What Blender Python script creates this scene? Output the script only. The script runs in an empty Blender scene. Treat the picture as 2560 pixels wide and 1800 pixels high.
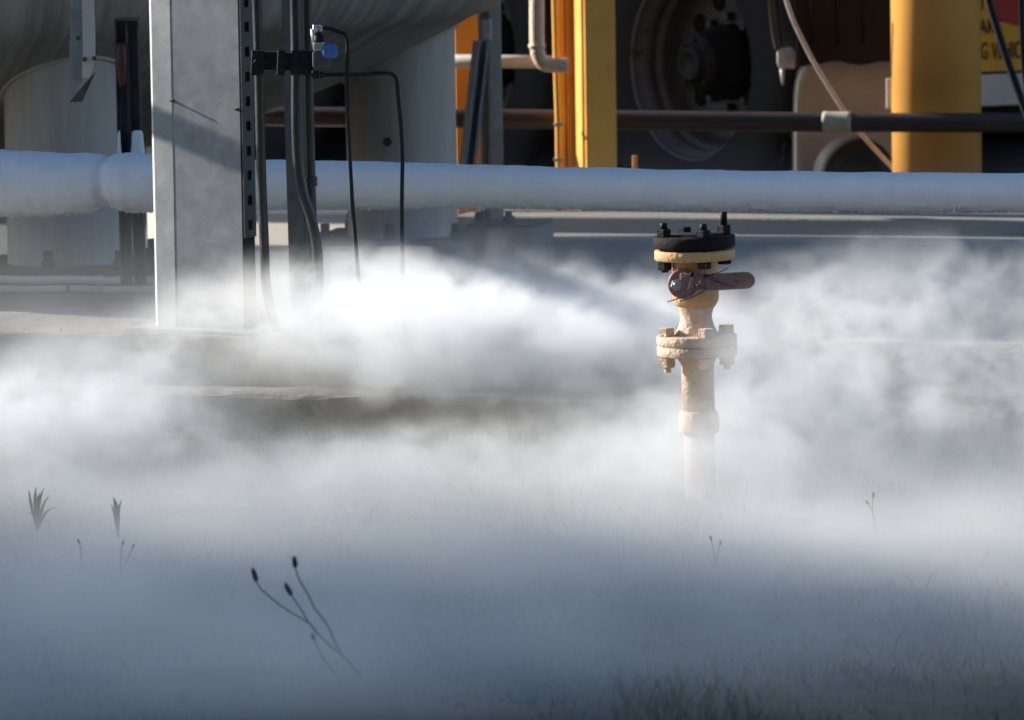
import bpy, bmesh, math, random
from mathutils import Vector, Matrix, noise
random.seed(7)
sc = bpy.context.scene
C = sc.collection
PI = math.pi
V = Vector

# ------------------------------------------------------------------ camera, sky, sun, exposure
FPX = 15000.0                                   # focal length in pixels of a 2560 wide frame
PITCH = math.atan(1535.0 / FPX)
ROLL = 0.0155
CAM = V((0, 0, 1.5))
F_ = V((0, math.cos(PITCH), -math.sin(PITCH)))
R0 = V((1, 0, 0)); U0 = V((0, math.sin(PITCH), math.cos(PITCH)))
R_ = R0 * math.cos(ROLL) - U0 * math.sin(ROLL)
U_ = U0 * math.cos(ROLL) + R0 * math.sin(ROLL)
cd = bpy.data.cameras.new("camera")
cam = bpy.data.objects.new("camera", cd); C.objects.link(cam)
cam.matrix_world = Matrix((( R_.x, U_.x, -F_.x, CAM.x), (R_.y, U_.y, -F_.y, CAM.y), (R_.z, U_.z, -F_.z, CAM.z), (0, 0, 0, 1)))
cd.sensor_width = 36.0; cd.lens = 36.0 * FPX / 2560.0
cd.clip_start = 0.5; cd.clip_end = 2000
cd.dof.use_dof = True; cd.dof.focus_distance = 12.6; cd.dof.aperture_fstop = 9.0
sc.camera = cam

SUN_AZ = math.radians(68.0)                     # to the left of straight ahead
SUN_EL = math.radians(22.0)
SUN = V((-math.sin(SUN_AZ) * math.cos(SUN_EL), math.cos(SUN_AZ) * math.cos(SUN_EL), math.sin(SUN_EL)))
w = bpy.data.worlds.new("World"); sc.world = w; w.use_nodes = True
nt = w.node_tree
sky = nt.nodes.new('ShaderNodeTexSky'); sky.sky_type = 'NISHITA'; sky.sun_disc = False
sky.sun_elevation = SUN_EL; sky.sun_rotation = -SUN_AZ
sky.air_density = 1.0; sky.dust_density = 0.2; sky.ozone_density = 3.4
bg = nt.nodes['Background']; bg.inputs['Strength'].default_value = 0.08
nt.links.new(sky.outputs[0], bg.inputs['Color'])
sd = bpy.data.lights.new("sun", 'SUN'); sd.energy = 5.0; sd.angle = math.radians(0.5); sd.color = (1.0, 0.955, 0.88)
so = bpy.data.objects.new("sun", sd); C.objects.link(so)
so.rotation_euler = SUN.to_track_quat('Z', 'Y').to_euler()
sc.view_settings.view_transform = 'Standard'; sc.view_settings.look = 'None'
sc.view_settings.exposure = 1.15; sc.view_settings.gamma = 1.0
cy = sc.cycles
cy.max_bounces = 10; cy.diffuse_bounces = 3; cy.glossy_bounces = 3; cy.transmission_bounces = 2; cy.volume_bounces = 8
cy.use_denoising = True; cy.use_adaptive_sampling = True; cy.adaptive_threshold = 0.02
cy.volume_step_rate = 3.0; cy.volume_max_steps = 256
cy.sample_clamp_indirect = 6.0

# ------------------------------------------------------------------ pixel of the 2560x1800 frame -> point of the place
def ray(px, py): return F_ * FPX + R_ * (px - 1280.0) + U_ * (900.0 - py)
def at_y(px, py, Y): d = ray(px, py); return CAM + d * (Y / d.y)
def at_z(px, py, z): d = ray(px, py); return CAM + d * ((z - CAM.z) / d.z)
YAW = math.radians(17.0)
UX = V((math.cos(YAW), -math.sin(YAW), 0)); VX = V((math.sin(YAW), math.cos(YAW), 0))
def wall(px, py, Y0, yaw=YAW):                  # on the upright plane through (0, Y0) that runs along the plant
    n = V((math.sin(yaw), math.cos(yaw), 0)); d = ray(px, py)
    return CAM + d * (n.dot(V((0, Y0, 0)) - CAM) / n.dot(d))
def mpp(Y): return Y / FPX

# ------------------------------------------------------------------ mesh helpers
def bm_(): return bmesh.new()
def frame(d):
    d = d.normalized(); a = V((0, 0, 1)) if abs(d.z) < 0.9 else V((1, 0, 0))
    x = d.cross(a).normalized(); y = d.cross(x).normalized()
    return x, y, d
def ring_faces(bm, rings, close=True, mi=0):
    for a, b in zip(rings, rings[1:]):
        n = len(a)
        for i in range(n if close else n - 1):
            f = bm.faces.new((a[i], a[(i + 1) % n], b[(i + 1) % n], b[i])); f.smooth = True; f.material_index = mi
def tube(bm, pts, r, seg=12, cap=True, mi=0):
    pts = [V(p) for p in pts]; rr = r if isinstance(r, (list, tuple)) else [r] * len(pts)
    rings = []; px = None
    for i, p in enumerate(pts):
        d = (pts[min(i + 1, len(pts) - 1)] - pts[max(i - 1, 0)]).normalized()
        if px is None: x, y, _ = frame(d)
        else:
            x = (px - d * px.dot(d)).normalized(); y = d.cross(x)
        px = x
        rings.append([bm.verts.new(p + (x * math.cos(2 * PI * k / seg) + y * math.sin(2 * PI * k / seg)) * rr[i]) for k in range(seg)])
    ring_faces(bm, rings, mi=mi)
    if cap:
        for rg in (rings[0], rings[-1]):
            try: f = bm.faces.new(rg); f.material_index = mi
            except ValueError: pass
    return bm
def smooth_path(pts, n=6):                      # Catmull-Rom
    pts = [V(p) for p in pts]; P = [pts[0] * 2 - pts[1]] + pts + [pts[-1] * 2 - pts[-2]]; out = []
    for i in range(1, len(P) - 2):
        a, b, c, d = P[i - 1], P[i], P[i + 1], P[i + 2]
        for k in range(n):
            t = k / n
            out.append(0.5 * ((2 * b) + (c - a) * t + (2 * a - 5 * b + 4 * c - d) * t * t + (3 * b - a - 3 * c + d) * t ** 3))
    out.append(pts[-1]); return out
def lathe(bm, o, d, prof, seg=48, x=None, mi=0, flat=False, cap=True):        # prof: (radius, height)
    d = V(d).normalized()
    if x is None: x, y, _ = frame(d)
    else: x = (V(x) - d * V(x).dot(d)).normalized(); y = d.cross(x)
    o = V(o); rings = []
    for r, h in prof:
        if r < 1e-6: rings.append([bm.verts.new(o + d * h)])
        else: rings.append([bm.verts.new(o + d * h + (x * math.cos(2 * PI * k / seg) + y * math.sin(2 * PI * k / seg)) * r) for k in range(seg)])
    for a, b in zip(rings, rings[1:]):
        for i in range(seg):
            j = (i + 1) % seg
            if len(a) == 1 and len(b) == 1: continue
            vs = (a[0], b[j], b[i]) if len(a) == 1 else (a[i], a[j], b[0]) if len(b) == 1 else (a[i], a[j], b[j], b[i])
            f = bm.faces.new(vs); f.smooth = not flat; f.material_index = mi
    for rg in (rings[0], rings[-1]):
        if len(rg) > 2 and cap:
            f = bm.faces.new(rg); f.material_index = mi
    return bm
def hexa(bm, o, d, r, h, x=None, mi=0):
    c = r * 0.10
    return lathe(bm, o, d, [(r - c, 0), (r, c), (r, h - c), (r - c, h)], 6, x, mi, True)
def box(bm, o, ax, ay, az, sx, sy, sz, bev=0.0, mi=0):              # centred on o
    t = bmesh.new()
    vs = [t.verts.new(V(o) + V(ax) * (sx * .5 * i) + V(ay) * (sy * .5 * j) + V(az) * (sz * .5 * k)) for i in (-1, 1) for j in (-1, 1) for k in (-1, 1)]
    for q in ((0, 1, 3, 2), (4, 6, 7, 5), (0, 4, 5, 1), (2, 3, 7, 6), (0, 2, 6, 4), (1, 5, 7, 3)): t.faces.new([vs[i] for i in q])
    bmesh.ops.recalc_face_normals(t, faces=t.faces)
    if bev > 0: bmesh.ops.bevel(t, geom=list(t.edges), offset=bev, segments=2, affect='EDGES', profile=0.5)
    merge(bm, t, mi); return bm
def merge(bm, t, mi=0):
    m = {}
    for v_ in t.verts: m[v_] = bm.verts.new(v_.co)
    for f in t.faces:
        try: g = bm.faces.new([m[v_] for v_ in f.verts]); g.smooth = f.smooth; g.material_index = mi
        except ValueError: pass
    t.free()
def prism(bm, pts, ext, bev=0.0, mi=0):                             # polygon of points, pushed along ext
    t = bmesh.new(); e = V(ext)
    a = [t.verts.new(V(p)) for p in pts]; b = [t.verts.new(V(p) + e) for p in pts]; n = len(a)
    t.faces.new(a); t.faces.new(list(reversed(b)))
    for i in range(n): t.faces.new((a[i], b[i], b[(i + 1) % n], a[(i + 1) % n]))
    bmesh.ops.recalc_face_normals(t, faces=t.faces)
    if bev > 0: bmesh.ops.bevel(t, geom=list(t.edges), offset=bev, segments=2, affect='EDGES', profile=0.5)
    merge(bm, t, mi); return bm
ORG = {}
def obj(name, bm, mats, parent=None):
    bmesh.ops.recalc_face_normals(bm, faces=bm.faces)
    root = parent
    while root is not None and root.parent is not None: root = root.parent
    if root is not None: bmesh.ops.translate(bm, verts=bm.verts, vec=-V(ORG[root.name]))
    me = bpy.data.meshes.new(name); bm.to_mesh(me); bm.free()
    for m in (mats if isinstance(mats, (list, tuple)) else [mats]): me.materials.append(m)
    o = bpy.data.objects.new(name, me); C.objects.link(o)
    if parent is not None: o.parent = parent
    return o
def thing(name, label, cat, loc=(0, 0, 0), group=None):
    o = bpy.data.objects.new(name, None); C.objects.link(o); o.location = loc; o.empty_display_size = 0.05
    ORG[o.name] = tuple(loc); return tag(o, label, cat, group)
def tag(o, label, cat, group=None, kind=None):
    o['label'] = label; o['category'] = cat
    if group: o['group'] = group
    if kind: o['kind'] = kind
    return o
def solo(name, bm, mats, label, cat, loc, group=None):              # a thing that is one mesh, origin at its base
    bmesh.ops.translate(bm, verts=bm.verts, vec=-V(loc))
    o = obj(name, bm, mats); o.location = loc
    return tag(o, label, cat, group)
def struct(name, bm, m, label=None):
    o = obj(name, bm, m); o['kind'] = 'structure'
    if label: o['label'] = label
    return o

# ------------------------------------------------------------------ materials
def pbr(name, c1, c2=None, scale=6.0, rough=0.6, metal=0.0, bump=0.0, bscale=60.0, stretch=(1, 1, 1), c3=None, s3=2.0, t3=0.6, rvar=0.15, spec=0.5):
    m = bpy.data.materials.new(name); m.use_nodes = True
    t = m.node_tree; n = t.nodes; l = t.links; b = n['Principled BSDF']
    b.inputs['Metallic'].default_value = metal; b.inputs['Specular IOR Level'].default_value = spec
    tc = n.new('ShaderNodeTexCoord'); mp = n.new('ShaderNodeMapping'); mp.inputs['Scale'].default_value = stretch
    l.new(tc.outputs['Object'], mp.inputs[0])
    n1 = n.new('ShaderNodeTexNoise'); n1.inputs['Scale'].default_value = scale; n1.inputs['Detail'].default_value = 6; n1.inputs['Roughness'].default_value = 0.62
    l.new(mp.outputs[0], n1.inputs['Vector'])
    r1 = n.new('ShaderNodeValToRGB'); r1.color_ramp.elements[0].position = 0.33; r1.color_ramp.elements[1].position = 0.67
    c2 = c2 or tuple(x * 0.75 for x in c1)
    r1.color_ramp.elements[0].color = (*c2, 1); r1.color_ramp.elements[1].color = (*c1, 1)
    l.new(n1.outputs[0], r1.inputs[0]); col = r1.outputs[0]
    if c3:
        n3 = n.new('ShaderNodeTexNoise'); n3.inputs['Scale'].default_value = s3; n3.inputs['Detail'].default_value = 8; n3.inputs['Roughness'].default_value = 0.7
        l.new(tc.outputs['Object'], n3.inputs['Vector'])
        r3 = n.new('ShaderNodeValToRGB'); r3.color_ramp.elements[0].position = t3; r3.color_ramp.elements[1].position = t3 + 0.1
        l.new(n3.outputs[0], r3.inputs[0])
        mx = n.new('ShaderNodeMixRGB'); mx.inputs[2].default_value = (*c3, 1)
        l.new(r3.outputs[0], mx.inputs[0]); l.new(col, mx.inputs[1]); col = mx.outputs[0]
    l.new(col, b.inputs['Base Color'])
    mr = n.new('ShaderNodeMapRange'); mr.inputs['To Min'].default_value = rough - rvar; mr.inputs['To Max'].default_value = min(1, rough + rvar)
    l.new(n1.outputs[0], mr.inputs[0]); l.new(mr.outputs[0], b.inputs['Roughness'])
    if bump:
        nb = n.new('ShaderNodeTexNoise'); nb.inputs['Scale'].default_value = bscale; nb.inputs['Detail'].default_value = 4
        l.new(mp.outputs[0], nb.inputs['Vector'])
        bp = n.new('ShaderNodeBump'); bp.inputs['Strength'].default_value = bump; bp.inputs['Distance'].default_value = 0.01
        l.new(nb.outputs[0], bp.inputs['Height']); l.new(bp.outputs[0], b.inputs['Normal'])
    return m
M = {}
M['concrete'] = pbr('concrete', (.24, .215, .175), (.15, .132, .105), 5, .88, bump=.5, bscale=90, c3=(.10, .088, .068), s3=3.5, t3=.56)
M['pad'] = pbr('weathered_pad_concrete', (.20, .185, .16), (.135, .125, .105), 3.2, .9, bump=.35, bscale=120, c3=(.12, .105, .085), s3=5, t3=.56)
M['concrete_light'] = pbr('concrete_light', (.30, .275, .235), (.21, .19, .16), 4, .9, bump=.4, bscale=70, c3=(.26, .23, .19), s3=2.5, t3=.6)
M['galv'] = pbr('galvanised_steel', (.32, .325, .33), (.22, .225, .23), 26, .55, .1, bump=.012, bscale=200, c3=(.27, .275, .28), s3=9, t3=.52)
M['galv_warm'] = pbr('aged_galvanised_steel', (.36, .33, .27), (.27, .245, .20), 20, .6, 0, c3=(.42, .41, .38), s3=10, t3=.58)
M['galv_dark'] = pbr('dull_galvanised_steel', (.085, .09, .095), (.045, .048, .052), 40, .55, .1, bump=.1, bscale=160, c3=(.035, .035, .036), s3=12, t3=.58)
M['conduit'] = pbr('grey_conduit', (.030, .031, .033), (.02, .0205, .0215), 30, .36, 0)
M['black'] = pbr('black_steel', (.010, .0095, .010), (.006, .0055, .006), 30, .6, 0, bump=.15, bscale=140, spec=.3)
M['blind'] = pbr('weathered_black_flange', (.014, .011, .010), (.006, .005, .005), 22, .8, 0, bump=.3, bscale=160, c3=(.03, .018, .012), s3=14, t3=.64, spec=.25)
M['yellow'] = pbr('yellow_paint', (.80, .41, .07), (.70, .34, .055), 9, .45, c3=(.46, .23, .05), s3=16, t3=.60, bump=.05, bscale=80)
M['amber'] = pbr('amber_paint', (.85, .42, .10), (.78, .37, .085), 5, .38, c3=(.55, .26, .08), s3=4, t3=.64)
M['valve'] = pbr('weathered_yellow_paint', (.70, .43, .21), (.60, .33, .14), 16, .65, bump=.45, bscale=110, c3=(.24, .105, .035), s3=19, t3=.62)
M['valve_pale'] = pbr('faded_tan_paint', (.72, .55, .40), (.62, .43, .29), 14, .7, bump=.5, bscale=110, c3=(.36, .22, .15), s3=20, t3=.66)
M['rust'] = pbr('rusted_steel', (.13, .085, .055), (.075, .05, .035), 20, .85, bump=.4, bscale=120)
M['rail'] = pbr('brown_rail_paint', (.060, .040, .033), (.035, .025, .022), 8, .42, bump=.08, bscale=50, stretch=(1, 6, 6))
M['pink_steel'] = pbr('worn_lever_paint', (.33, .18, .16), (.20, .105, .095), 20, .55, bump=.2, bscale=90, c3=(.05, .03, .03), s3=17, t3=.57)
M['bright_edge'] = pbr('bright_zinc_edge', (.62, .62, .61), (.52, .52, .51), 30, .5, 0)  # paler than the column steel, puts the sun's glare into the colour
M['bolt'] = pbr('bright_bolt_steel', (.55, .55, .54), (.38, .38, .38), 40, .35, .7)
M['rubber'] = pbr('tyre_rubber', (.022, .022, .024), (.013, .013, .014), 12, .8, bump=.2, bscale=60, spec=.3)
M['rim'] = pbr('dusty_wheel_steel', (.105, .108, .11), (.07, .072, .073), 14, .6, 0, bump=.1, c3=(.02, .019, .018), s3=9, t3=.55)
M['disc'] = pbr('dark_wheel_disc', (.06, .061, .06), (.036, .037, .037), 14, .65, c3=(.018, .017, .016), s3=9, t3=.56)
M['hub'] = pbr('greasy_hub', (.020, .019, .018), (.009, .009, .009), 14, .6, c3=(.035, .033, .028), s3=9, t3=.6, spec=.25)
M['chassis'] = pbr('black_chassis', (.009, .009, .010), (.005, .005, .005), 10, .75, spec=.2)
M['tan'] = pbr('beige_plastic', (.34, .315, .27), (.27, .25, .21), 5, .7, c3=(.18, .16, .13), s3=4, t3=.62)
M['white_paint'] = pbr('white_paint', (.62, .60, .55), (.5, .48, .43), 6, .5)
M['pale_plastic'] = pbr('pale_plastic', (.55, .55, .52), (.42, .42, .4), 10, .45)
M['tape'] = pbr('beige_tape', (.46, .43, .33), (.38, .355, .27), 20, .6, stretch=(1, 1, 1))
M['pvc'] = pbr('white_pipe_plastic', (.82, .81, .78), (.72, .71, .68), 6, .5, c3=(.40, .30, .16), s3=5, t3=.68)
M['blue'] = pbr('blue_knob_plastic', (.08, .17, .42), (.06, .13, .34), 20, .8, spec=.2)
M['red'] = pbr('red_sign_sheet', (.42, .008, .010), (.36, .007, .008), 8, .5)
M['sign'] = pbr('yellow_sign_sheet', (.72, .36, .008), (.66, .32, .007), 8, .5)
M['orange'] = pbr('orange_paint', (.70, .25, .018), (.62, .21, .015), 6, .5)
M['insulator'] = pbr('red_brown_turnbuckle', (.09, .018, .010), (.05, .012, .008), 18, .5)
M['ice'] = pbr('hoar_frost', (.86, .87, .88), (.72, .70, .64), 14, .85, bump=.6, bscale=140)
M['cable'] = pbr('grey_rope', (.50, .48, .48), (.38, .36, .36), 40, .5, bump=.3, bscale=200)
M['stem'] = pbr('dry_stem', (.15, .13, .09), (.10, .085, .06), 20, .8)
M['seed'] = pbr('dark_seed_head', (.06, .05, .047), (.035, .03, .028), 60, .9, bump=.6, bscale=300)
M['leaf'] = pbr('weed_leaf', (.10, .15, .06), (.07, .11, .045), 20, .6)
M['grass'] = pbr('grass_blade', (.07, .095, .035), (.04, .055, .02), 3.0, .7, c3=(.20, .17, .085), s3=26, t3=.58)
M['soil'] = pbr('grass_soil', (.055, .06, .03), (.032, .03, .018), 9, .95, bump=.9, bscale=40, c3=(.10, .085, .05), s3=14, t3=.58)
M['slab'] = pbr('pale_slab_concrete', (.55, .50, .42), (.44, .40, .33), 5, .9, bump=.3, bscale=60, c3=(.36, .32, .26), s3=4, t3=.6, stretch=(1, 5, 1))
M['yard'] = pbr('yard_asphalt', (.085, .08, .072), (.05, .047, .043), 2.2, .9, bump=.25, bscale=40, c3=(.12, .11, .095), s3=1.3, t3=.6)
M['dark_cladding'] = pbr('dark_cladding', (.06, .06, .055), (.04, .04, .038), 3, .7)
M['cladding'] = pbr('grey_cladding', (.3, .31, .32), (.25, .26, .27), 3, .5, .2)

def tank_mat():
    m = pbr('streaked_tank_paint', (.55, .49, .42), (.40, .355, .30), 1.6, .55, bump=0)
    t = m.node_tree; n = t.nodes; l = t.links; b = n['Principled BSDF']
    tc = n.new('ShaderNodeTexCoord'); sp = n.new('ShaderNodeSeparateXYZ'); l.new(tc.outputs['Object'], sp.inputs[0])
    at = n.new('ShaderNodeMath'); at.operation = 'ARCTAN2'; l.new(sp.outputs[0], at.inputs[0]); l.new(sp.outputs[1], at.inputs[1])
    cb = n.new('ShaderNodeCombineXYZ'); l.new(at.outputs[0], cb.inputs[0]); l.new(sp.outputs[2], cb.inputs[1])
    mp = n.new('ShaderNodeMapping'); mp.inputs['Scale'].default_value = (46, 1.6, 1); l.new(cb.outputs[0], mp.inputs[0])
    ns = n.new('ShaderNodeTexNoise'); ns.inputs['Scale'].default_value = 1.0; ns.inputs['Detail'].default_value = 7; ns.inputs['Roughness'].default_value = .72
    l.new(mp.outputs[0], ns.inputs['Vector'])
    rp = n.new('ShaderNodeValToRGB'); rp.color_ramp.elements[0].position = .40; rp.color_ramp.elements[1].position = .66
    rp.color_ramp.elements[0].color = (.42, .41, .39, 1); rp.color_ramp.elements[1].color = (1, 1, 1, 1)
    l.new(ns.outputs[0], rp.inputs[0])
    old = b.inputs['Base Color'].links[0].from_socket
    mx = n.new('ShaderNodeMixRGB'); mx.blend_type = 'MULTIPLY'; mx.inputs[0].default_value = .8
    l.new(old, mx.inputs[1]); l.new(rp.outputs[0], mx.inputs[2]); l.new(mx.outputs[0], b.inputs['Base Color'])
    return m
M['tank'] = tank_mat()
M['leg'] = pbr('leg_paint', (.53, .475, .42), (.42, .375, .33), 9, .6, bump=.05, bscale=40, stretch=(3, 3, .35), c3=(.30, .275, .23), s3=3, t3=.62)

# ------------------------------------------------------------------ the setting
def sheet(bm, pts): bm.faces.new([bm.verts.new(V(p)) for p in pts]); return bm
# grass ground with small lumps near the camera
b = bm_()
sheet(b, [(-250, -40, -.03), (250, -40, -.03), (250, 500, -.03), (-250, 500, -.03)])
struct('ground', b, M['soil'])
b = bm_(); nx, ny = 90, 130
X0, X1, Y0, Y1 = -2.2, 2.2, 7.5, 14.0
vv = [[b.verts.new((X0 + (X1 - X0) * i / nx, Y0 + (Y1 - Y0) * j / ny, 0.011 * (noise.noise(V((i * .09, j * .1, 3))) + .5 * noise.noise(V((i * .3, j * .3, 1)))) - .012)) for i in range(nx + 1)] for j in range(ny + 1)]
for j in range(ny):
    for i in range(nx):
        f = b.faces.new((vv[j][i], vv[j][i + 1], vv[j + 1][i + 1], vv[j + 1][i])); f.smooth = True
struct('turf', b, M['soil'])
# yard slab behind the pad
b = bm_(); box(b, (0, 35.4, -.04), (1, 0, 0), (0, 1, 0), (0, 0, 1), 120, 40, .10)
struct('yard', b, M['yard'])
def slabline(pxl, pxr, y0, z, ext=1.5):         # points on the front edge of a slab along the plant
    return None
# kerb strip and pad, both run along the plant (UX)
KF = at_z(700, 984, .085)                       # front top edge of the kerb
PF = at_z(430, 835, .20)                        # front top edge of the pad
def along(p, s): return p + UX * s
def slab(name, p, z0, z1, s0, s1, depth, m, rough=.004, ye=UX, lumps=True):
    bm = bm_(); n = 160; rows = []
    prof = [(0, z0), (0, z1 - .012), (.004, z1 - .004), (.014, z1), (depth, z1), (depth, z0)]
    for i in range(n + 1):
        s = s0 + (s1 - s0) * i / n; row = []
        for k, (v_, z) in enumerate(prof):
            q = p + UX * s + VX * v_
            wob = rough * (noise.noise(V((s * 5, k * .4, 2.3))) + .6 * noise.noise(V((s * 23, k * .8, 5.1)))) if k in (1, 2, 3) else 0
            row.append(bm.verts.new((q.x, q.y + wob, z + wob * .7)))
        rows.append(row)
    for a, c in zip(rows, rows[1:]):
        for k in range(len(prof) - 1): bm.faces.new((a[k], c[k], c[k + 1], a[k + 1]))
    bm.faces.new(rows[0]); bm.faces.new(list(reversed(rows[-1])))
    return struct(name, bm, m)
slab('kerb', KF, -.05, .085, -2.4, 3.4, .9, M['concrete'], .010)
slab('pad', PF, -.04, .20, -2.2, 3.4, 1.75, M['pad'], .010)
# low concrete beam behind, at the edge of the yard
KB = wall(1170, 532, 17.35); 
b = bm_(); t0 = V((KB.x, KB.y, 0)); box(b, t0 + UX * 1.3 + V((0, 0, .077)), UX, VX, (0, 0, 1), 2.6, .26, .155, .006)
box(b, t0 + UX * 1.3 - VX * .26 + V((0, 0, .055)), UX, VX, (0, 0, 1), 2.6, .20, .11, .006)
solo('kerb_beam', b, M['concrete_light'], 'low pale concrete kerb behind the frosted pipe, ending at the tank leg', 'kerb', (KB.x, KB.y, 0))

# pale slab behind the conduits, its far edge crusted with frost
q0 = at_z(540, 612, .03); q1 = at_z(905, 612, .03); q2 = at_z(905, 532, .03); q3 = at_z(540, 527, .03)
b = bm_(); prism(b, [V((q.x, q.y, -.02)) for q in (q0, q1, q2, q3)], (0, 0, .05), .004)
sl = solo('pale_slab', b, M['slab'], 'pale sunlit concrete slab seen under the frosted pipe, left of the tank leg', 'slab', ((q0.x + q1.x) / 2, (q0.y + q2.y) / 2, 0))
ORG[sl.name] = tuple(sl.location); b = bm_(); rn = random.Random(11)
box(b, (q2 + q3) / 2 + V((0, -.10, .012)), (q2 - q3).normalized(), VX, (0, 0, 1), (q2 - q3).length, .10, .022, .006)
for i in range(420):
    p = q3.lerp(q2, rn.random()) + V((0, -.06 - rn.random() * .08, .02)); h = rn.uniform(.004, .016) * (.6 + .8 * abs(noise.noise(p * 9))); e = rn.uniform(.002, .006)
    q = [b.verts.new(p + V((math.cos(t) * e, math.sin(t) * e, 0))) for t in (0, 2.1, 4.2)] + [b.verts.new(p + V((rn.gauss(0, .002), rn.gauss(0, .002), h)))]
    for f in ((0, 1, 3), (1, 2, 3), (2, 0, 3)): b.faces.new([q[j] for j in f])
fr = obj('frost_crust', b, M['ice']); fr.parent = sl
for v_ in fr.data.vertices: v_.co -= sl.location
# ------------------------------------------------------------------ storage tank on six legs
TC = V((-1.7, 16.0, 0)); RT = 1.80; HT = 8.0
def bottom_z(r): return .37 + 3.3 - math.sqrt(3.3 ** 2 - r * r)
tank = thing('storage_tank', 'huge dirty off-white round storage tank with streaked dished bottom standing on thick round legs', 'storage tank', TC)
b = bm_(); prof = [(1e-9, .37)]
for i in range(1, 25):
    r = 1.62 * i / 24; prof.append((r, bottom_z(r)))
r0, z0 = prof[-1]
for i in range(1, 9):
    a = i / 8 * PI / 2; prof.append((r0 + (RT - r0) * math.sin(a) ** 1.0, z0 + .34 * (1 - math.cos(a)) + .02 * math.sin(a)))
prof += [(RT, HT - .6)] + [(RT * math.cos(a), HT - .6 + .6 * math.sin(a)) for a in (PI / 8, PI / 4, PI * 3 / 8)] + [(1e-9, HT)]
lathe(b, TC, (0, 0, 1), prof, 160)
obj('vessel', b, M['tank'], tank)
for k in range(6):
    a = math.radians(25.4 + 60 * k); zb = .253 if k in (0, 5) else .214 if k == 1 else .02
    bx = V((math.cos(.17), -math.sin(.17), 0)); by = V((math.sin(.17), math.cos(.17), 0))
    p = TC + V((math.sin(a) * 1.42, -math.cos(a) * 1.42, 0))
    b = bm_(); rl = .146
    # upper rim of the leg follows the dish
    seg = 48; lo, hi, rim = [], [], []
    for i in range(seg):
        t = 2 * PI * i / seg; q = p + V((math.cos(t) * rl, math.sin(t) * rl, 0)); rr = (q - TC).length
        lo.append(b.verts.new((q.x, q.y, zb))); hi.append(b.verts.new((q.x, q.y, bottom_z(min(rr, 1.62)) + .015)))
    ring_faces(b, [lo, hi]); obj_leg = obj('leg', b, M['leg'], tank)
    # weld bead where the leg meets the dish
    b = bm_(); path = []
    for i in range(seg + 1):
        t = 2 * PI * i / seg; q = p + V((math.cos(t) * (rl + .004), math.sin(t) * (rl + .001), 0)); rr = (q - TC).length
        path.append((q.x, q.y, bottom_z(min(rr, 1.62)) - .003))
    tube(b, path, .006, 8, False); obj('weld_bead', b, M['leg'], obj_leg)
    if k not in (0, 1, 5): continue
    tk = .029 if k != 1 else .014
    b = bm_(); box(b, (p.x, p.y, zb + .0005 - tk / 2), bx, by, (0, 0, 1), .45, .45, tk, .003)
    bp = obj('base_plate', b, M['rust'], tank)
    if k != 1:
        b = bm_(); box(b, (p.x, p.y, (zb - tk + .199) / 2), bx, by, (0, 0, 1), .43, .43, zb - tk - .2005, .004); obj('grout', b, M['concrete'], tank)
    for i, j in ((-1, -1), (1, -1), (-1, 1), (1, 1), (0, -1.08)):
        q = p + bx * (.175 * i) + by * (.175 * j); b = bm_()
        hexa(b, (q.x, q.y, zb + .0005), (0, 0, 1), .019, .020); lathe(b, (q.x, q.y, zb + .005), (0, 0, 1), [(.012, 0), (.012, .036), (.010, .038)], 12)
        obj('bolt', b, M['rust'], bp)
q = at_y(1160, 562, 16.3); fd = UX * .15
ft = thing('anchor_block', 'small concrete block with a thin rusty plate and two bolts, right of the tank leg', 'block', (q.x + .09, q.y + .09, .01))
b = bm_(); c_ = q + UX * .095 + VX * .11; box(b, (c_.x, c_.y, q.z / 2 - .002), UX, VX, (0, 0, 1), .19, .22, q.z - .012, .006); obj('block', b, M['pad'], ft)
b = bm_(); box(b, (c_.x, c_.y, q.z - .003), UX, VX, (0, 0, 1), .185, .20, .007, .001); obj('plate', b, M['rust'], ft)
for uu, vv_ in ((.03, .05), (.10, .09)):
    p = q + UX * uu + VX * vv_; b = bm_(); hexa(b, (p.x, p.y, q.z + .0005), (0, 0, 1), .017, .018); lathe(b, (p.x, p.y, q.z + .004), (0, 0, 1), [(.010, 0), (.010, .026), (.008, .028)], 12); obj('bolt', b, M['galv_dark'], ft)
# small lifting lug hole on the right leg
q = wall(968, 357, 15.6); pr = TC + V((math.sin(math.radians(85.4)) * 1.42, -math.cos(math.radians(85.4)) * 1.42, 0))
dirq = V((q.x - pr.x, -math.sqrt(max(.0001, .146 ** 2 - (q.x - pr.x) ** 2)), 0)).normalized()
b = bm_(); lathe(b, V((pr.x, pr.y, q.z)) + dirq * .144, dirq, [(.012, 0), (.012, .006), (.008, .007), (.007, .003)], 20)
obj('plug', b, M['galv_dark'], tank)
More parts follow.
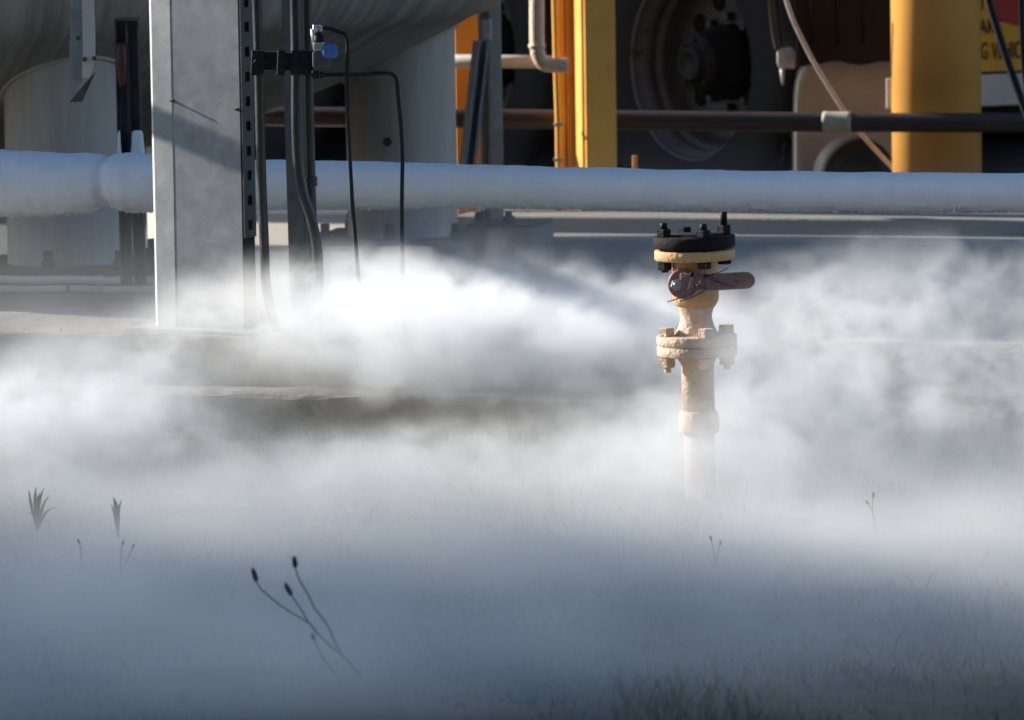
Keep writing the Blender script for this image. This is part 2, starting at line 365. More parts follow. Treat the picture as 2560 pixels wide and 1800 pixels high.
# unseen blockers added to shade the turf, the trailer and faces towards the camera
SX = V((math.sin(SUN_AZ), -math.cos(SUN_AZ), 0)); SY = V((math.cos(SUN_AZ), math.sin(SUN_AZ), 0))
def tree(w_, dist, rad, seed, label):
    rn = random.Random(seed); c = TC + SY * w_ - SX * dist; zc = dist * math.tan(SUN_EL) + .1
    t = thing('leafy_tree', label, 'tree', (c.x, c.y, 0)); b = bm_()
    tube(b, [(c.x, c.y, -.1), (c.x + .1, c.y, zc * .4), (c.x, c.y + .1, zc)], [.3, .22, .1], 14)
    for i in range(9):
        a = rn.uniform(0, 6.28); p = V((c.x, c.y, zc * rn.uniform(.5, .95))); tube(b, [p, p + V((math.cos(a), math.sin(a), .6)) * rad * .4, p + V((math.cos(a), math.sin(a), .8)) * rad * .75], [.08, .05, .02], 8)
    obj('trunk', b, M['stem'], t); b = bm_(); n = 0
    while n < 13000:
        p = V((c.x, c.y, zc)) + V((rn.gauss(0, rad), rn.gauss(0, rad), rn.gauss(0, rad * 1.25)))
        d = V((rn.gauss(0, 1), rn.gauss(0, 1), rn.gauss(0, .6))).normalized(); x, y, _ = frame(d); L = rn.uniform(.08, .15)
        b.faces.new([b.verts.new(p - x * L), b.verts.new(p + y * L * .5), b.verts.new(p + x * L), b.verts.new(p - y * L * .5)]); n += 1
    obj('crown', b, M['leaf'], t)
tree(-6.55, 26.0, 1.5, 3, 'leafy tree left of the picture, shading the turf')  # invented tree, its loose leaves soften the shade on the turf
t = thing('workshop', 'dark clad workshop behind the camera', 'workshop', (0, -4, 0)); b = bm_()  # added building that cuts sky light on faces turned to the camera
box(b, (0, -6.5, 5.5), (1, 0, 0), (0, 1, 0), (0, 0, 1), 44, 5, 11.1); obj('wall', b, M['dark_cladding'], t)
b = bm_(); prism(b, [(-22.4, -9.4, 11.05), (-22.4, -3.6, 11.05), (-22.4, -6.5, 12.0)], (44.8, 0, 0)); obj('roof', b, M['dark_cladding'], t)
t = thing('shed', 'grey clad shed left of the picture, shading the parked trailer', 'shed', (-9, 27, 0))  # added building that keeps the sun off the trailer
sx = V((math.sin(SUN_AZ), -math.cos(SUN_AZ), 0)); sy = V((math.cos(SUN_AZ), math.sin(SUN_AZ), 0))
sc0 = TC + sy * (2.85 + 4.5) - sx * 7.0
b = bm_(); box(b, (sc0.x, sc0.y, 2.6), sx, sy, (0, 0, 1), 5, 9, 5.2); obj('wall', b, M['cladding'], t)
b = bm_(); prism(b, [sc0 - sx * 2.7 - sy * 4.6 + V((0, 0, 5.2)), sc0 + sx * 2.7 - sy * 4.6 + V((0, 0, 5.2)), sc0 - sy * 4.6 + V((0, 0, 6.2))], sy * 9.2); obj('roof', b, M['cladding'], t)

# ------------------------------------------------------------------ frosted pipe
YP = 13.78
st = [(-420, 372, 545), (-150, 373, 543), (0, 375, 541), (60, 377, 543), (110, 380, 541), (160, 384, 536), (215, 384, 533), (250, 386, 528), (264, 395, 516), (276, 391, 514), (294, 383, 523), (322, 382, 530), (360, 386, 531), (420, 389, 529), (520, 394, 527),
      (640, 399, 525), (870, 403, 523), (1150, 410, 521), (1390, 417, 522), (1740, 425, 527), (2150, 430, 529), (2560, 433.5, 531), (2950, 437, 535)]
def interp(x, k):
    for a, c in zip(st, st[1:]):
        if a[0] <= x <= c[0]:
            t = (x - a[0]) / (c[0] - a[0]); t = t if c[0] - a[0] > 200 else t * t * (3 - 2 * t); return a[k] + (c[k] - a[k]) * t
    return st[-1][k]
fp = thing('frosted_pipe', 'long horizontal pipe thickly coated in white frost, crossing the whole picture', 'pipe', wall(0, 540, YP))
b = bm_(); rings = []; seg = 72
N = 520
for i in range(N + 1):
    x = -420 + (2950 + 420) * i / N
    a = wall(x, interp(x, 1), YP); c = wall(x, interp(x, 2), YP)
    m = (a + c) / 2; r = (a - c).length / 2
    rg = []
    for k in range(seg):
        t = 2 * PI * k / seg; dz = math.sin(t); dv = math.cos(t)
        low = max(0, -dz)
        s = (m - fp.location).dot(UX)
        n_ = noise.noise(V((s * 9, t * 1.3, 1.0))) * .0022 + noise.noise(V((s * 40, t * 3.0, 4.0))) * .0011 * (1 + 2.5 * low ** 3) + noise.noise(V((s * 120, t * 9, 7.0))) * .0007 * (.6 + 2.6 * low ** 4)
        left = max(0.0, min(1.0, (500 - x) / 500)); n_ *= (.9 + 1.5 * left)
        rg.append(b.verts.new(m + (VX * dv + V((0, 0, dz))) * (r + n_)))
    rings.append(rg)
ring_faces(b, rings); b.faces.new(rings[0]); b.faces.new(rings[-1])
frost = pbr('pipe_frost', (.84, .85, .87), (.79, .80, .82), 9, .85, bump=.16, bscale=110, stretch=(2.2, 1, .5), c3=(.74, .735, .72), s3=6, t3=.62)
obj('frost_coat', b, frost, fp)
# hoar fringe hanging from the underside
b = bm_()
for i in range(1500):
    x = random.uniform(-50, 2600); a = wall(x, interp(x, 1), YP); c = wall(x, interp(x, 2), YP)
    r = (a - c).length / 2; m = (a + c) / 2; t = random.gauss(-PI / 2, .5)
    d = (VX * math.cos(t) + V((0, 0, math.sin(t))))
    p = m + d * (r - .002); L = random.uniform(.003, .009); s = UX * random.uniform(.001, .003) 
    tip = p + d * L + UX * random.gauss(0, .002)
    e = VX * .0012
    q = [b.verts.new(p - s), b.verts.new(p + s), b.verts.new(p + e), b.verts.new(tip)]
    for f in ((0, 1, 3), (1, 2, 3), (2, 0, 3)): b.faces.new([q[j] for j in f])
obj('frost_fringe', b, frost, fp)

# ------------------------------------------------------------------ steel column beside the pipe
YC = 13.36
cb = at_z(395, 818, .203); ct_off = 2.4
A1 = math.radians(35); A2 = math.radians(28.5)
d1 = V((math.cos(A1), -math.sin(A1), 0)); d2 = V((math.cos(A2), -math.sin(A2), 0)); n1 = V((-math.sin(A1), -math.cos(A1), 0)); n2 = V((-math.sin(A2), -math.cos(A2), 0))
k = mpp(cb.y)
L1 = 48 * k / math.cos(A1); L2 = 176 * k / math.cos(A2)
p0 = V((cb.x, cb.y, .206)); p1 = p0 + d1 * L1; p2 = p1 + d2 * L2; p3 = p2 - n2 * .055; th = .006
col = thing('steel_column', 'wide galvanised steel column of folded plate standing on the pad edge', 'column', p0)
b = bm_(); prism(b, [p0, p1, p1 - n2 * th, p0 - n1 * th], (0, 0, ct_off), .0012); obj('left_lip', b, M['galv'], col)
b = bm_(); prism(b, [p1 - n2 * .0006, p2 - n2 * .0006, p2 - n2 * (th + .0006), p1 - n2 * (th + .0006)], (0, 0, ct_off), .0012); obj('web', b, M['galv'], col)
b = bm_()
for pp_, rr_ in ((p1 - n2 * .0012, .0013),): tube(b, [pp_ + V((0, 0, ct_off * i / 8)) for i in range(9)], rr_, 12)
obj('rolled_edge', b, M['galv'], col)
b = bm_(); e_ = V((-.0045, .0095, 0)); pa_ = p0 - d1 * .0004; prism(b, [pa_, pa_ + e_, pa_ + e_ + V((.003, 0, 0)), pa_ + V((.003, .003, 0)) - d1 * .0032], (0, 0, ct_off)); obj('edge_flange', b, M['bright_edge'], col)  # added strip, angled and coloured pale to read as a sunlit edge
# slotted strut on the right edge: plate built round its holes
b = bm_(); q0 = p2 + d2 * .002; wS = .050; e = -n2; zz = .206; pitch = .0555
n_h = int(ct_off / pitch)
for i in range(n_h):
    za = zz + i * pitch; zb = za + pitch; hz0 = za + pitch * .30; hz1 = za + pitch * .70; hw0, hw1 = wS * .30, wS * .70
    for (u0, u1, a0, a1) in ((0, hw0, za, zb), (hw1, wS, za, zb), (hw0, hw1, za, hz0), (hw0, hw1, hz1, zb)):
        o_ = q0 + e * ((u0 + u1) / 2) + V((0, 0, (a0 + a1) / 2))
        box(b, o_ + d2 * .0015, e, d2, (0, 0, 1), u1 - u0, .003, a1 - a0)
box(b, q0 + e * .025 - d2 * .0028 + V((0, 0, ct_off / 2)), e, d2, (0, 0, 1), wS * 1.0, .003, ct_off, 0, 1)  # black backing stands in for the shade inside the slots
bmesh.ops.remove_doubles(b, verts=b.verts, dist=1e-5)
obj('slotted_strut', b, [M['galv_dark'], M['chassis']], col)
def screw(px, py, base_o, dvec, nn):
    b = bm_(); lathe(b, base_o, nn, [(.0045, 0), (.0045, .003), (.003, .005), (.0022, .006), (.0022, .016)], 10); obj('screw', b, M['rust'], col)
for py, base in ((252, p1), ):
    z = wall(427, py, base.y + base.x * math.tan(YAW)).z; screw(0, 0, V((base.x, base.y, z)) + d2 * .004 - n2 * .0035, d2, n2)
z = at_y(592, 274, p2.y).z; screw(0, 0, V((p2.x, p2.y, z)) - d2 * .008 - n2 * .0035, d2, n2)
b = bm_(); m_ = (p0 + p2) / 2; box(b, V((m_.x, m_.y, .2035)) - n2 * .02, d2, n2, (0, 0, 1), L1 + L2 + .10, .16, .006, .001); obj('foot_plate', b, M['galv'], col)

# pipe added out of view, only to throw a shadow across the column
sa = at_y(425, 322, p1.y); sb = at_y(600, 398, p2.y); hn = (sb - sa).cross(SUN).normalized(); hd = hn.cross(V((0, 0, 1))).normalized()
sm = (sa + sb) / 2 + SUN * 2.3
b = bm_(); tube(b, [sm - hd * .6, sm + hd * .6], .031, 20)
solo('brace_pipe', b, M['galv_warm'], 'level brace pipe left of the picture, shading the steel column', 'pipe', tuple(sm))
# ------------------------------------------------------------------ conduits, strut and instrument tubing right of the column
YT = 13.30
def path(pts, Y0, n=5): return smooth_path([at_y(x, y, Y0) for x, y in pts], n)
def base_of(pts, Y0): q = at_y(pts[-1][0], pts[-1][1], Y0); return V((q.x, q.y, max(.2, q.z)))
b = bm_(); pts = [(640, -60), (644, 60), (648, 200), (654, 450), (661, 620), (664, 700), (676, 770), (694, 830)]
tube(b, path(pts, YT, 8), .0108, 16); solo('conduit', b, M['conduit'], 'thin grey conduit just right of the slotted column, bending at its foot', 'conduit', base_of(pts, YT))
b = bm_(); k = mpp(13.36)
q = at_y(748, 830, 13.40); qb = V((q.x, q.y, .203)); sp = thing('strut_post', 'mottled galvanised channel strut post carrying the conduits', 'post', qb)
top = at_y(721, -80, 13.40); lean = (top - q) 
def stz(t): return qb + lean * t
ww = .041
for s in (-1, 1): pass
b = bm_(); ax = lean.normalized(); sx_ = (V((math.cos(.5), -math.sin(.5), 0)) - ax * V((math.cos(.5), -math.sin(.5), 0)).dot(ax)).normalized(); sy_ = ax.cross(sx_).normalized()
c_ = qb + lean * .5; Ls = lean.length
box(b, c_, sx_, sy_, ax, ww, .003, Ls); box(b, c_ + sx_ * (ww / 2 - .0015) + sy_ * .0215, sx_, sy_, ax, .003, .040, Ls); box(b, c_ - sx_ * (ww / 2 - .0015) + sy_ * .0215, sx_, sy_, ax, .003, .040, Ls)
obj('channel', b, M['galv_dark'], sp)
b = bm_(); pts = [(737, -60), (739, 60), (741, 200), (741, 300), (745, 400), (757, 480), (776, 540), (790, 600), (795, 660), (796, 740), (796, 850)]
tube(b, path(pts, 13.33, 8), .0118, 16); solo('flexible_conduit', b, M['conduit'], 'dark flexible conduit swerving right across the strut post', 'conduit', base_of(pts, 13.33))
cr = thing('conduit', 'straight dark conduit with a coupling, right of the strut post', 'conduit', base_of([(783, 850)], 13.37))
b = bm_(); pts = [(766, -60), (770, 200), (776, 450), (781, 650), (783, 850)]
tube(b, path(pts, 13.37, 5), .0118, 16); obj('tube', b, M['conduit'], cr)
b = bm_(); a = at_y(776.3, 441, 13.37); c = at_y(777, 465, 13.37); ds = (c - a).normalized(); lathe(b, a, ds, [(.0125, 0), (.0155, .001), (.0155, .008), (.0145, .009), (.0145, .013), (.0155, .014), (.0155, .020), (.0125, .0215)], 20); obj('coupling', b, M['conduit'], cr)
# clamp bar
cl = thing('clamp_bar', 'dark cross bar with clips bolting the conduits together', 'bracket', at_y(700, 170, 13.28))
b = bm_(); a = at_y(628, 152, 13.28); c = at_y(782, 158, 13.28); dd = (c - a); xx = dd.normalized(); zz_ = V((0, 0, 1)); zz_ = (zz_ - xx * zz_.dot(xx)).normalized(); yy = xx.cross(zz_)
box(b, (a + c) / 2 + V((0, .035, 0)), xx, yy, zz_, dd.length, .022, .040, .002); obj('bar', b, M['black'], cl)
for px, wd in ((643, 30), (703, 20), (741, 26), (769, 30)):
    b = bm_(); p = at_y(px, 157, 13.272); box(b, p, xx, yy, zz_, wd * k, .012, .056, .003)
    hexa(b, p + V((0, -.006, .002)), (0, -1, 0), .0075, .006); hexa(b, p + V((wd * k * .6, -.002, .002)), (0, -1, 0), .006, .006)
    obj('clip', b, M['black'], cl)
# regulator with blue knob
rg = thing('pressure_regulator', 'small regulator with blue knob clamped to the conduits', 'regulator', at_y(800, 195, 13.24))
b = bm_(); xr = V((1, 0, 0)); box(b, at_y(803, 148, 13.24), xr, (0, 1, 0), (0, 0, 1), 42 * k, .040, 40 * k, .004); obj('body', b, M['galv_dark'], rg)
b = bm_(); lathe(b, at_y(808, 128, 13.23), (1, -.15, 0), [(.010, 0), (.016, .001), (.0175, .006), (.0175, .020), (.0155, .028), (.010, .031)], 24)
tube(b, [at_y(796, 128, 13.23), at_y(812, 128, 13.23)], .009, 16); obj('knob', b, M['blue'], rg)
b = bm_(); box(b, at_y(797, 116, 13.235), xr, (0, 1, 0), (0, 0, 1), 28 * k, .028, 22 * k, .004); obj('bonnet', b, M['bolt'], rg)
b = bm_(); lathe(b, at_y(797, 105, 13.235), (0, 0, 1), [(.012, 0), (.0125, .002), (.0125, .014), (.007, .016), (.007, .022)], 18); obj('cap', b, M['black'], rg)
b = bm_(); a = at_y(782, 72, 13.235); hexa(b, a, (1, 0, 0), .010, .012); hexa(b, a + V((.014, 0, 0)), (1, 0, 0), .0085, .008); tube(b, [a + V((.0, 0, 0)), a + V((.004, 0, -.04))], .006, 12); obj('top_fitting', b, M['bolt'], rg)
b = bm_(); a = at_y(780, 187, 13.235); hexa(b, a, (1, 0, 0), .010, .016); hexa(b, a + V((.018, 0, 0)), (1, 0, 0), .0085, .008); obj('bottom_fitting', b, M['black'], rg)
b = bm_(); pts = [(803, 70), (825, 72), (845, 79), (860, 84), (867, 96), (869, 120), (868, 200), (870, 290), (876, 420), (882, 520), (892, 640), (900, 740), (905, 830)]
tube(b, path(pts, 13.235, 6), .0046, 10); solo('instrument_tube', b, M['black'], 'thin black tube bent down from the top of the regulator', 'tube', base_of(pts, 13.235))
b = bm_(); pts = [(803, 187), (860, 186), (920, 184), (968, 183), (984, 188), (992, 203), (996, 250), (1003, 320), (1006, 400), (1005, 480), (1005, 580), (1008, 700), (1012, 830)]
tube(b, path(pts, 13.25, 6), .0046, 10); solo('instrument_tube', b, M['black'], 'thin black tube running out level from the regulator, then dropping', 'tube', base_of(pts, 13.25))

# ------------------------------------------------------------------ left side: hanger, turnbuckle strut, conduits on the pad
YH = 13.95; k = mpp(YH)
hb = thing('hanger_bracket', 'pale bent steel hanger hanging in front of the tank leg', 'bracket', at_y(190, 250, YH))
b = bm_(); pl = [(203, -60), (232, -60), (238, 100), (237, 150), (225, 195), (205, 195), (207, 120)]
prism(b, [at_y(x, y, YH) for x, y in pl], (0, .010, 0), .001); obj('strap', b, M['white_paint'], hb)
b = bm_(); pl = [(178, -60), (205, -60), (208, 120), (210, 190), (178, 248), (172, 210)]
prism(b, [at_y(x, y, YH + .018) for x, y in pl], (0, .006, 0), .001); obj('side_plate', b, M['galv'], hb)
b = bm_(); prism(b, [at_y(225, 196, YH + .001), at_y(237, 180, YH + .001), at_y(203, 252, YH + .03), at_y(176, 256, YH + .03)][0:1] + [at_y(238, 182, YH + .001), at_y(206, 254, YH + .03), at_y(174, 256, YH + .03)], (0, .008, .002)); obj('foot', b, M['galv_dark'], hb)
for x, y in ((212, 148), (236, 146), (196, 95)):
    b = bm_(); hexa(b, at_y(x, y, YH), (0, -1, 0), .006, .006); obj('bolt', b, M['rust'], hb)
YS = 14.25; k = mpp(YS)
ts = thing('pipe_support', 'dark twin channel support with frosted foot behind the frosted pipe', 'pipe support', V((at_z(340, 700, .2).x, YS, .2)))
for xt, xb, wd in ((303, 318, 30), (332, 352, 30)):
    b = bm_(); a = at_y(xt, 48, YS); c = at_y(xb, 712, YS); d = (a - c).normalized(); m = (a + c) / 2
    sx_ = V((1, 0, 0)); sx_ = (sx_ - d * sx_.dot(d)).normalized(); sy_ = d.cross(sx_)
    box(b, m, sx_, sy_, d, wd * k, .004, (a - c).length); box(b, m - sx_ * (wd * k / 2 - .002) - sy_ * .014, sx_, sy_, d, .004, .03, (a - c).length); box(b, m + sx_ * (wd * k / 2 - .002) - sy_ * .014, sx_, sy_, d, .004, .03, (a - c).length)
    obj('channel', b, M['galv_dark'], ts)
b = bm_(); a = at_y(317, 48, YS - .03); box(b, a, (1, 0, 0), (0, 1, 0), (0, 0, 1), 60 * k, .06, .006, .001); obj('cap_plate', b, M['galv_dark'], ts)
b = bm_(); a = at_y(303, 105, YS - .035); c = at_y(306, 222, YS - .035); d = (c - a).normalized(); L = (c - a).length
lathe(b, a, d, [(.006, 0), (.012, .008), (.014, .03), (.014, L * .6), (.011, L * .75), (.008, L - .01), (.006, L)], 20); obj('turnbuckle', b, M['insulator'], ts)
b = bm_(); tube(b, [c, at_y(310, 395, YS - .035)], .0085, 12); obj('rod', b, M['black'], ts)
for x, wd in ((304, 13), (343, 19)):
    b = bm_(); a = at_y(x, 330, YS - .03); c = at_y(x + 2, 420, YS - .03); d = (c - a).normalized()
    pr_ = [];
    for i in range(9): pr_.append((wd * k * (.72 + .4 * i / 8) * (1 + .08 * noise.noise(V((i * .8, x, 0)))), (c - a).length * i / 8))
    lathe(b, a, d, [(wd * k * .4, -.004)] + pr_, 20); obj('frost', b, frost, ts)
# conduits lying on the pad
for (y0, r, lb, bands) in ((699, .0098, 'upper and thicker of two pale plastic pipes lying along the pad', ()), (722, .0088, 'lower and thinner of two pale plastic pipes lying along the pad', (172,))):
    z = .20 + r + .002 if y0 > 710 else .238
    a = at_z(-300, y0 - 2, z); c = at_z(560, y0 + 3, z); pb = thing('plastic_pipe', lb, 'pipe', (a + c) / 2)
    b = bm_(); tube(b, [a + (c - a) * (i / 12) + V((0, 0, .001 * math.sin(i * 2.1))) for i in range(13)], r, 18); obj('tube', b, M['pvc'], pb)
    for x in bands:
        t_ = (x + 300) / 860; b = bm_(); p = a + (c - a) * t_; tube(b, [p, p + (c - a).normalized() * .005], r + .0022, 18); obj('band', b, M['black'], pb)
pc = thing('pipe_clip', 'small bright clip joining the two pale plastic pipes', 'clip', at_z(250, 730, .203))
for yy_, r in ((699, .0122), (723, .011)):
    b = bm_(); p = at_z(250, yy_, .2385 if yy_ < 710 else .211); tube(b, [p - UX * .005, p + UX * .005], r, 18); obj('band', b, M['bolt'], pc)
b = bm_(); box(b, at_z(250, 711, .225) + V((0, -.012, .0)), UX, VX, (0, 0, 1), .010, .006, .034, .001); obj('bridge', b, M['bolt'], pc)
# gravel and grit on the pad edge
b = bm_()
for i in range(60):
    s = random.uniform(-1.2, .9); v_ = abs(random.gauss(0, .16)); p = PF + UX * s + VX * v_; r = random.uniform(.0008, .003)
    t = bmesh.new(); bmesh.ops.create_icosphere(t, subdivisions=1, radius=r, matrix=Matrix.Translation((p.x, p.y, .2005 + r * .3)))
    for v2 in t.verts: v2.co += V((random.gauss(0, r * .2), random.gauss(0, r * .2), random.gauss(0, r * .2)))
    merge(b, t)
o = obj('grit', b, M['concrete']); tag(o, 'loose grit scattered along the pad edge', 'grit', kind='stuff')

# ------------------------------------------------------------------ yellow posts, rails and struts behind the pipe
def upright(px, y_hi, Y): p = at_y(px, y_hi, Y); return p
def rect_post(bm, x0, x1, yaw, depth, Y, ztop=2.2, zb=.01, yref=300):
    a = at_y(x0, yref, Y); c = at_y(x1, yref, Y); wdt = (c.x - a.x) / math.cos(yaw)
    d = V((math.cos(yaw), math.sin(yaw), 0)); n = V((math.sin(yaw), -math.cos(yaw), 0))
    f0 = V((a.x, Y, zb)); prism(bm, [f0, f0 + d * wdt, f0 + d * wdt - n * depth, f0 - n * depth], (0, 0, ztop - zb), .003)
    return f0
YQ = 17.35
q = at_y(1501, 300, YQ); yp = thing('yellow_post', 'square bright yellow steel post with a conduit on its side', 'post', V((q.x, YQ, .01)))
b = bm_(); rect_post(b, 1465, 1542, math.radians(19), .098, YQ); obj('box_section', b, M['yellow'], yp)
q2 = at_y(1415, 300, YQ + .13)
b = bm_(); rect_post(b, 1397, 1412, math.radians(-5), .03, YQ + .10); rect_post(b, 1416, 1452, math.radians(-5), .03, YQ + .11); obj('back_flange', b, M['yellow'], yp)
b = bm_(); pts = [(1385, -60), (1388, 60), (1391, 180), (1395, 300), (1397, 440), (1399, 560)]
tube(b, path(pts, YQ + .05, 5), .0092, 14); cdo = obj('conduit', b, M['yellow'], yp)
for y in (311, 399):
    b = bm_(); p = at_y(1396, y, YQ + .05); box(b, p, (1, 0, 0), (0, 1, 0), (0, 0, 1), .026, .026, .009, .002); obj('saddle_clip', b, M['bolt'], cdo)
b = bm_(); pts = [(1342, -60), (1342, 60), (1343, 115), (1347, 140), (1360, 158), (1378, 163), (1420, 164)]
eb = thing('drop_pipe', 'tan pipe dropping from above and elbowing into the yellow post', 'pipe', at_y(1378, 163, 17.3))
tube(b, path(pts, 17.3, 6), .0215, 20); obj('tube', b, M['valve_pale'], eb)
b = bm_(); p = at_y(1342.5, 120, 17.3); tube(b, [p, p + V((0, 0, .012))], .0245, 20); obj('collar', b, M['valve_pale'], eb)
# round amber column
YR = 17.62; a = at_y(2229, 250, YR); c = at_y(2453, 250, YR); rc = (c.x - a.x) / 2
rp = thing('round_column', 'thick round amber painted column right of the trailer wheel', 'column', V(((a.x + c.x) / 2, YR, .01)))
b = bm_(); lathe(b, rp.location, (0, 0, 1), [(rc, 0), (rc, 2.6)], 64); obj('shaft', b, M['amber'], rp)
b = bm_(); box(b, at_y(2225, 234, YR + .05), (1, 0, 0), (0, 1, 0), (0, 0, 1), .022, .012, .09, .004); obj('tab', b, M['pale_plastic'], rp)
# brown guard rail with a taped collar
gr = thing('guard_rail', 'brown pipe rail running level in front of the parked trailer', 'rail', V((at_y(1560, 300, 17.55).x, 17.5, .3)))
rl = [(520, 288), (700, 291), (1000, 294), (1270, 297), (1560, 300), (1900, 304), (2090, 306), (2450, 307), (2900, 309)]
b = bm_(); yawr = math.radians(9); tube(b, [wall(x, y, 17.55, yawr) for x, y in rl], .0285, 28); obj('rail', b, M['rail'], gr)
b = bm_(); a = wall(2057, 305.6, 17.55, yawr); c = wall(2129, 306, 17.55, yawr); L = (c - a).length; lathe(b, a, c - a, [(.029, 0), (.0325, .003), (.0315, .012), (.0312, L * .5), (.0315, L - .012), (.0325, L - .003), (.029, L)], 28); obj('tape_collar', b, M['tape'], gr)
b = bm_(); up = thing('pale_rail', 'pale pipe running level above the brown rail', 'rail', at_y(1200, 155, 17.75))
tube(b, [wall(x, y, 17.72, yawr) for x, y in ((1000, 152), (1270, 154), (1440, 156))], .0195, 24); obj('rail', b, M['white_paint'], up)
# rail stub posts standing in the yard
for x, lb in ((600, 'rail post behind the steel column'), (2750, 'rail post at the right end of the brown rail')):
    b = bm_(); p = wall(x, 296, 17.55, yawr); tube(b, [V((p.x, p.y, .01)), p], .028, 18); obj('post', b, M['rail'], gr)
# galvanised post and leaning channel
YG = 17.0
q = at_y(1232, 300, YG); gp = thing('galvanised_post', 'flat dull galvanised post right of the tank leg', 'post', V((q.x, YG, .01)))
b = bm_(); rect_post(b, 1226, 1257, math.radians(18), .045, YG, 1.2); obj('flat_bar', b, M['galv_warm'], gp)
b = bm_(); rect_post(b, 1203, 1229, math.radians(18), .02, YG + .02, 1.2); obj('back_bar', b, M['galv_warm'], gp)
b = bm_(); a = at_y(1215, 45, YG - .02); box(b, at_y(1216, 76, YG - .015), (1, 0, 0), (0, 1, 0), (0, 0, 1), .028, .02, .062, .004); obj('socket', b, M['bolt'], gp)
b = bm_(); a = at_y(1204, 103, YG - .06); c = at_y(1162, 470, YG - .06); d = (a - c).normalized(); m = (a + c) / 2; L = (a - c).length
sx_ = V((math.cos(.35), math.sin(.35), 0)); sx_ = (sx_ - d * sx_.dot(d)).normalized(); sy_ = d.cross(sx_)
if sy_.y > 0: sy_ = -sy_
box(b, m - sy_ * .02, sx_, sy_, d, .036, .003, L); box(b, m + sx_ * .0165, sx_, sy_, d, .003, .04, L); box(b, m - sx_ * .0165, sx_, sy_, d, .003, .04, L)
box(b, m + sx_ * .0125 + sy_ * .0185, sx_, sy_, d, .006, .003, L); box(b, m - sx_ * .0125 + sy_ * .0185, sx_, sy_, d, .006, .003, L)
solo('leaning_channel', b, M['galv'], 'slotted channel strut leaning against the dull galvanised post', 'strut', at_y(1162, 470, YG - .06))
# orange post in the shade
b = bm_(); f0 = rect_post(b, 1140, 1206, math.radians(6), .09, 17.9, 1.2, .01); solo('orange_post', b, M['orange'], 'flat orange post behind the leaning channel strut', 'post', f0)
b = bm_(); f0 = rect_post(b, 1580, 1592, 0, .012, 17.9, at_y(1586, 389, 17.9).z, .01); solo('yellow_peg', b, M['yellow'], 'tiny yellow peg between the square post and the wheel', 'peg', f0)

# ------------------------------------------------------------------ parked trailer
NW = V((-.80, -.60, 0)); DW = V((-.60, .80, 0)); ZU = V((0, 0, 1))
W0 = at_y(1735, 166, 18.6); W0.z = .51
tr = thing('tanker_trailer', 'black road trailer with three axles parked behind the brown rail', 'trailer', V((W0.x, W0.y, .01)))
TW = []
def wheel(cen, out, parent, detail=True):
    b = bm_()
    seg = 90; prof = [(.290, .004), (.312, .020), (.36, .034), (.43, .036), (.47, .026), (.492, .004), (.500, -.02), (.502, -.10), (.502, -.16), (.500, -.24), (.47, -.28), (.36, -.29), (.30, -.26)]
    lathe(b, cen, out, prof, seg, cap=False)
    if detail:
        x, y, d = frame(out)
        for i in range(64):
            t = 2 * PI * i / 64; rd = x * math.cos(t) + y * math.sin(t); tg = d.cross(rd)
            for h, wd in ((-.022, .05), (-.10, .06), (-.18, .06), (-.245, .045)):
                box(b, cen + rd * .504 + d * (h + (.006 if i % 2 else -.006)), rd, tg, d, .012, .036, wd, 0)
    o = obj('wheel', b, M['rubber'], parent)
    r = bm_()
    lathe(r, cen, out, [(.285, -.01), (.296, .012), (.300, .016), (.300, .010), (.290, -.004), (.284, -.012), (.272, -.030), (.268, -.052), (.272, -.060), (.262, -.066), (.255, -.080), (.250, -.135), (.225, -.155), (.12, -.150)], 72, cap=False)
    x, y, d = frame(out)
    for i in range(10):
        t = 2 * PI * i / 10; rd = x * math.cos(t) + y * math.sin(t)
        lathe(r, cen + rd * .195 + d * -.158, d, [(.030, 0), (.030, .008), (.001, .009)], 16, mi=1)  # black discs stand in for the shade inside the hand holes
        rd = x * math.cos(t + .3) + y * math.sin(t + .3)
        hexa(r, cen + rd * .142 + d * -.151, d, .015, .028)
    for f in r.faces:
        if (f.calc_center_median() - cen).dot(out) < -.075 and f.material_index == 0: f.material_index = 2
    obj('rim', r, [M['rim'], M['chassis'], M['disc']], o)
    h = bm_(); lathe(h, cen, out, [(.118, -.151), (.118, -.10), (.105, -.085), (.095, -.02), (.088, -.005), (.06, .0), (.055, .018), (.050, .024), (.040, .026), (.036, .020), (.001, .018)], 48)
    for i in range(8):
        t = 2 * PI * i / 8; rd = x * math.cos(t) + y * math.sin(t); hexa(h, cen + rd * .075 + d * -.004, d, .008, .009)
    obj('hub', h, M['hub'], o)
for i in range(3):
    c0 = W0 + DW * (1.2 * i); wheel(c0, NW, tr, i == 0)
    b = bm_(); lathe(b, c0 - NW * .34, NW, [(.30, .0), (.36, .02), (.47, .01), (.5, -.02), (.5, -.24), (.36, -.28), (.3, -.26)], 48); obj('inner_tyre', b, M['rubber'], tr)
    b = bm_(); lathe(b, c0 - NW * 1.95, NW, [(.30, .0), (.36, .02), (.47, .01), (.5, -.02), (.5, -.55), (.36, -.58), (.001, -.56)], 48); obj('far_tyre', b, M['rubber'], tr)
    b = bm_(); tube(b, [c0 - NW * .2, c0 - NW * 2.2], .07, 20); obj('axle', b, M['chassis'], tr)
b = bm_()
for s in (.75, 1.75): box(b, W0 - NW * s + DW * 1.6 + ZU * .42, DW, NW, ZU, 6.2, .09, .22)
for i in range(4): box(b, W0 - NW * 1.25 + DW * (-.9 + 1.3 * i) + ZU * .42, DW, NW, ZU, .10, 1.1, .18)
box(b, W0 - NW * 1.25 + DW * 1.2 + ZU * .12, DW, NW, ZU, 4.4, .7, .36); obj('chassis', b, M['chassis'], tr)
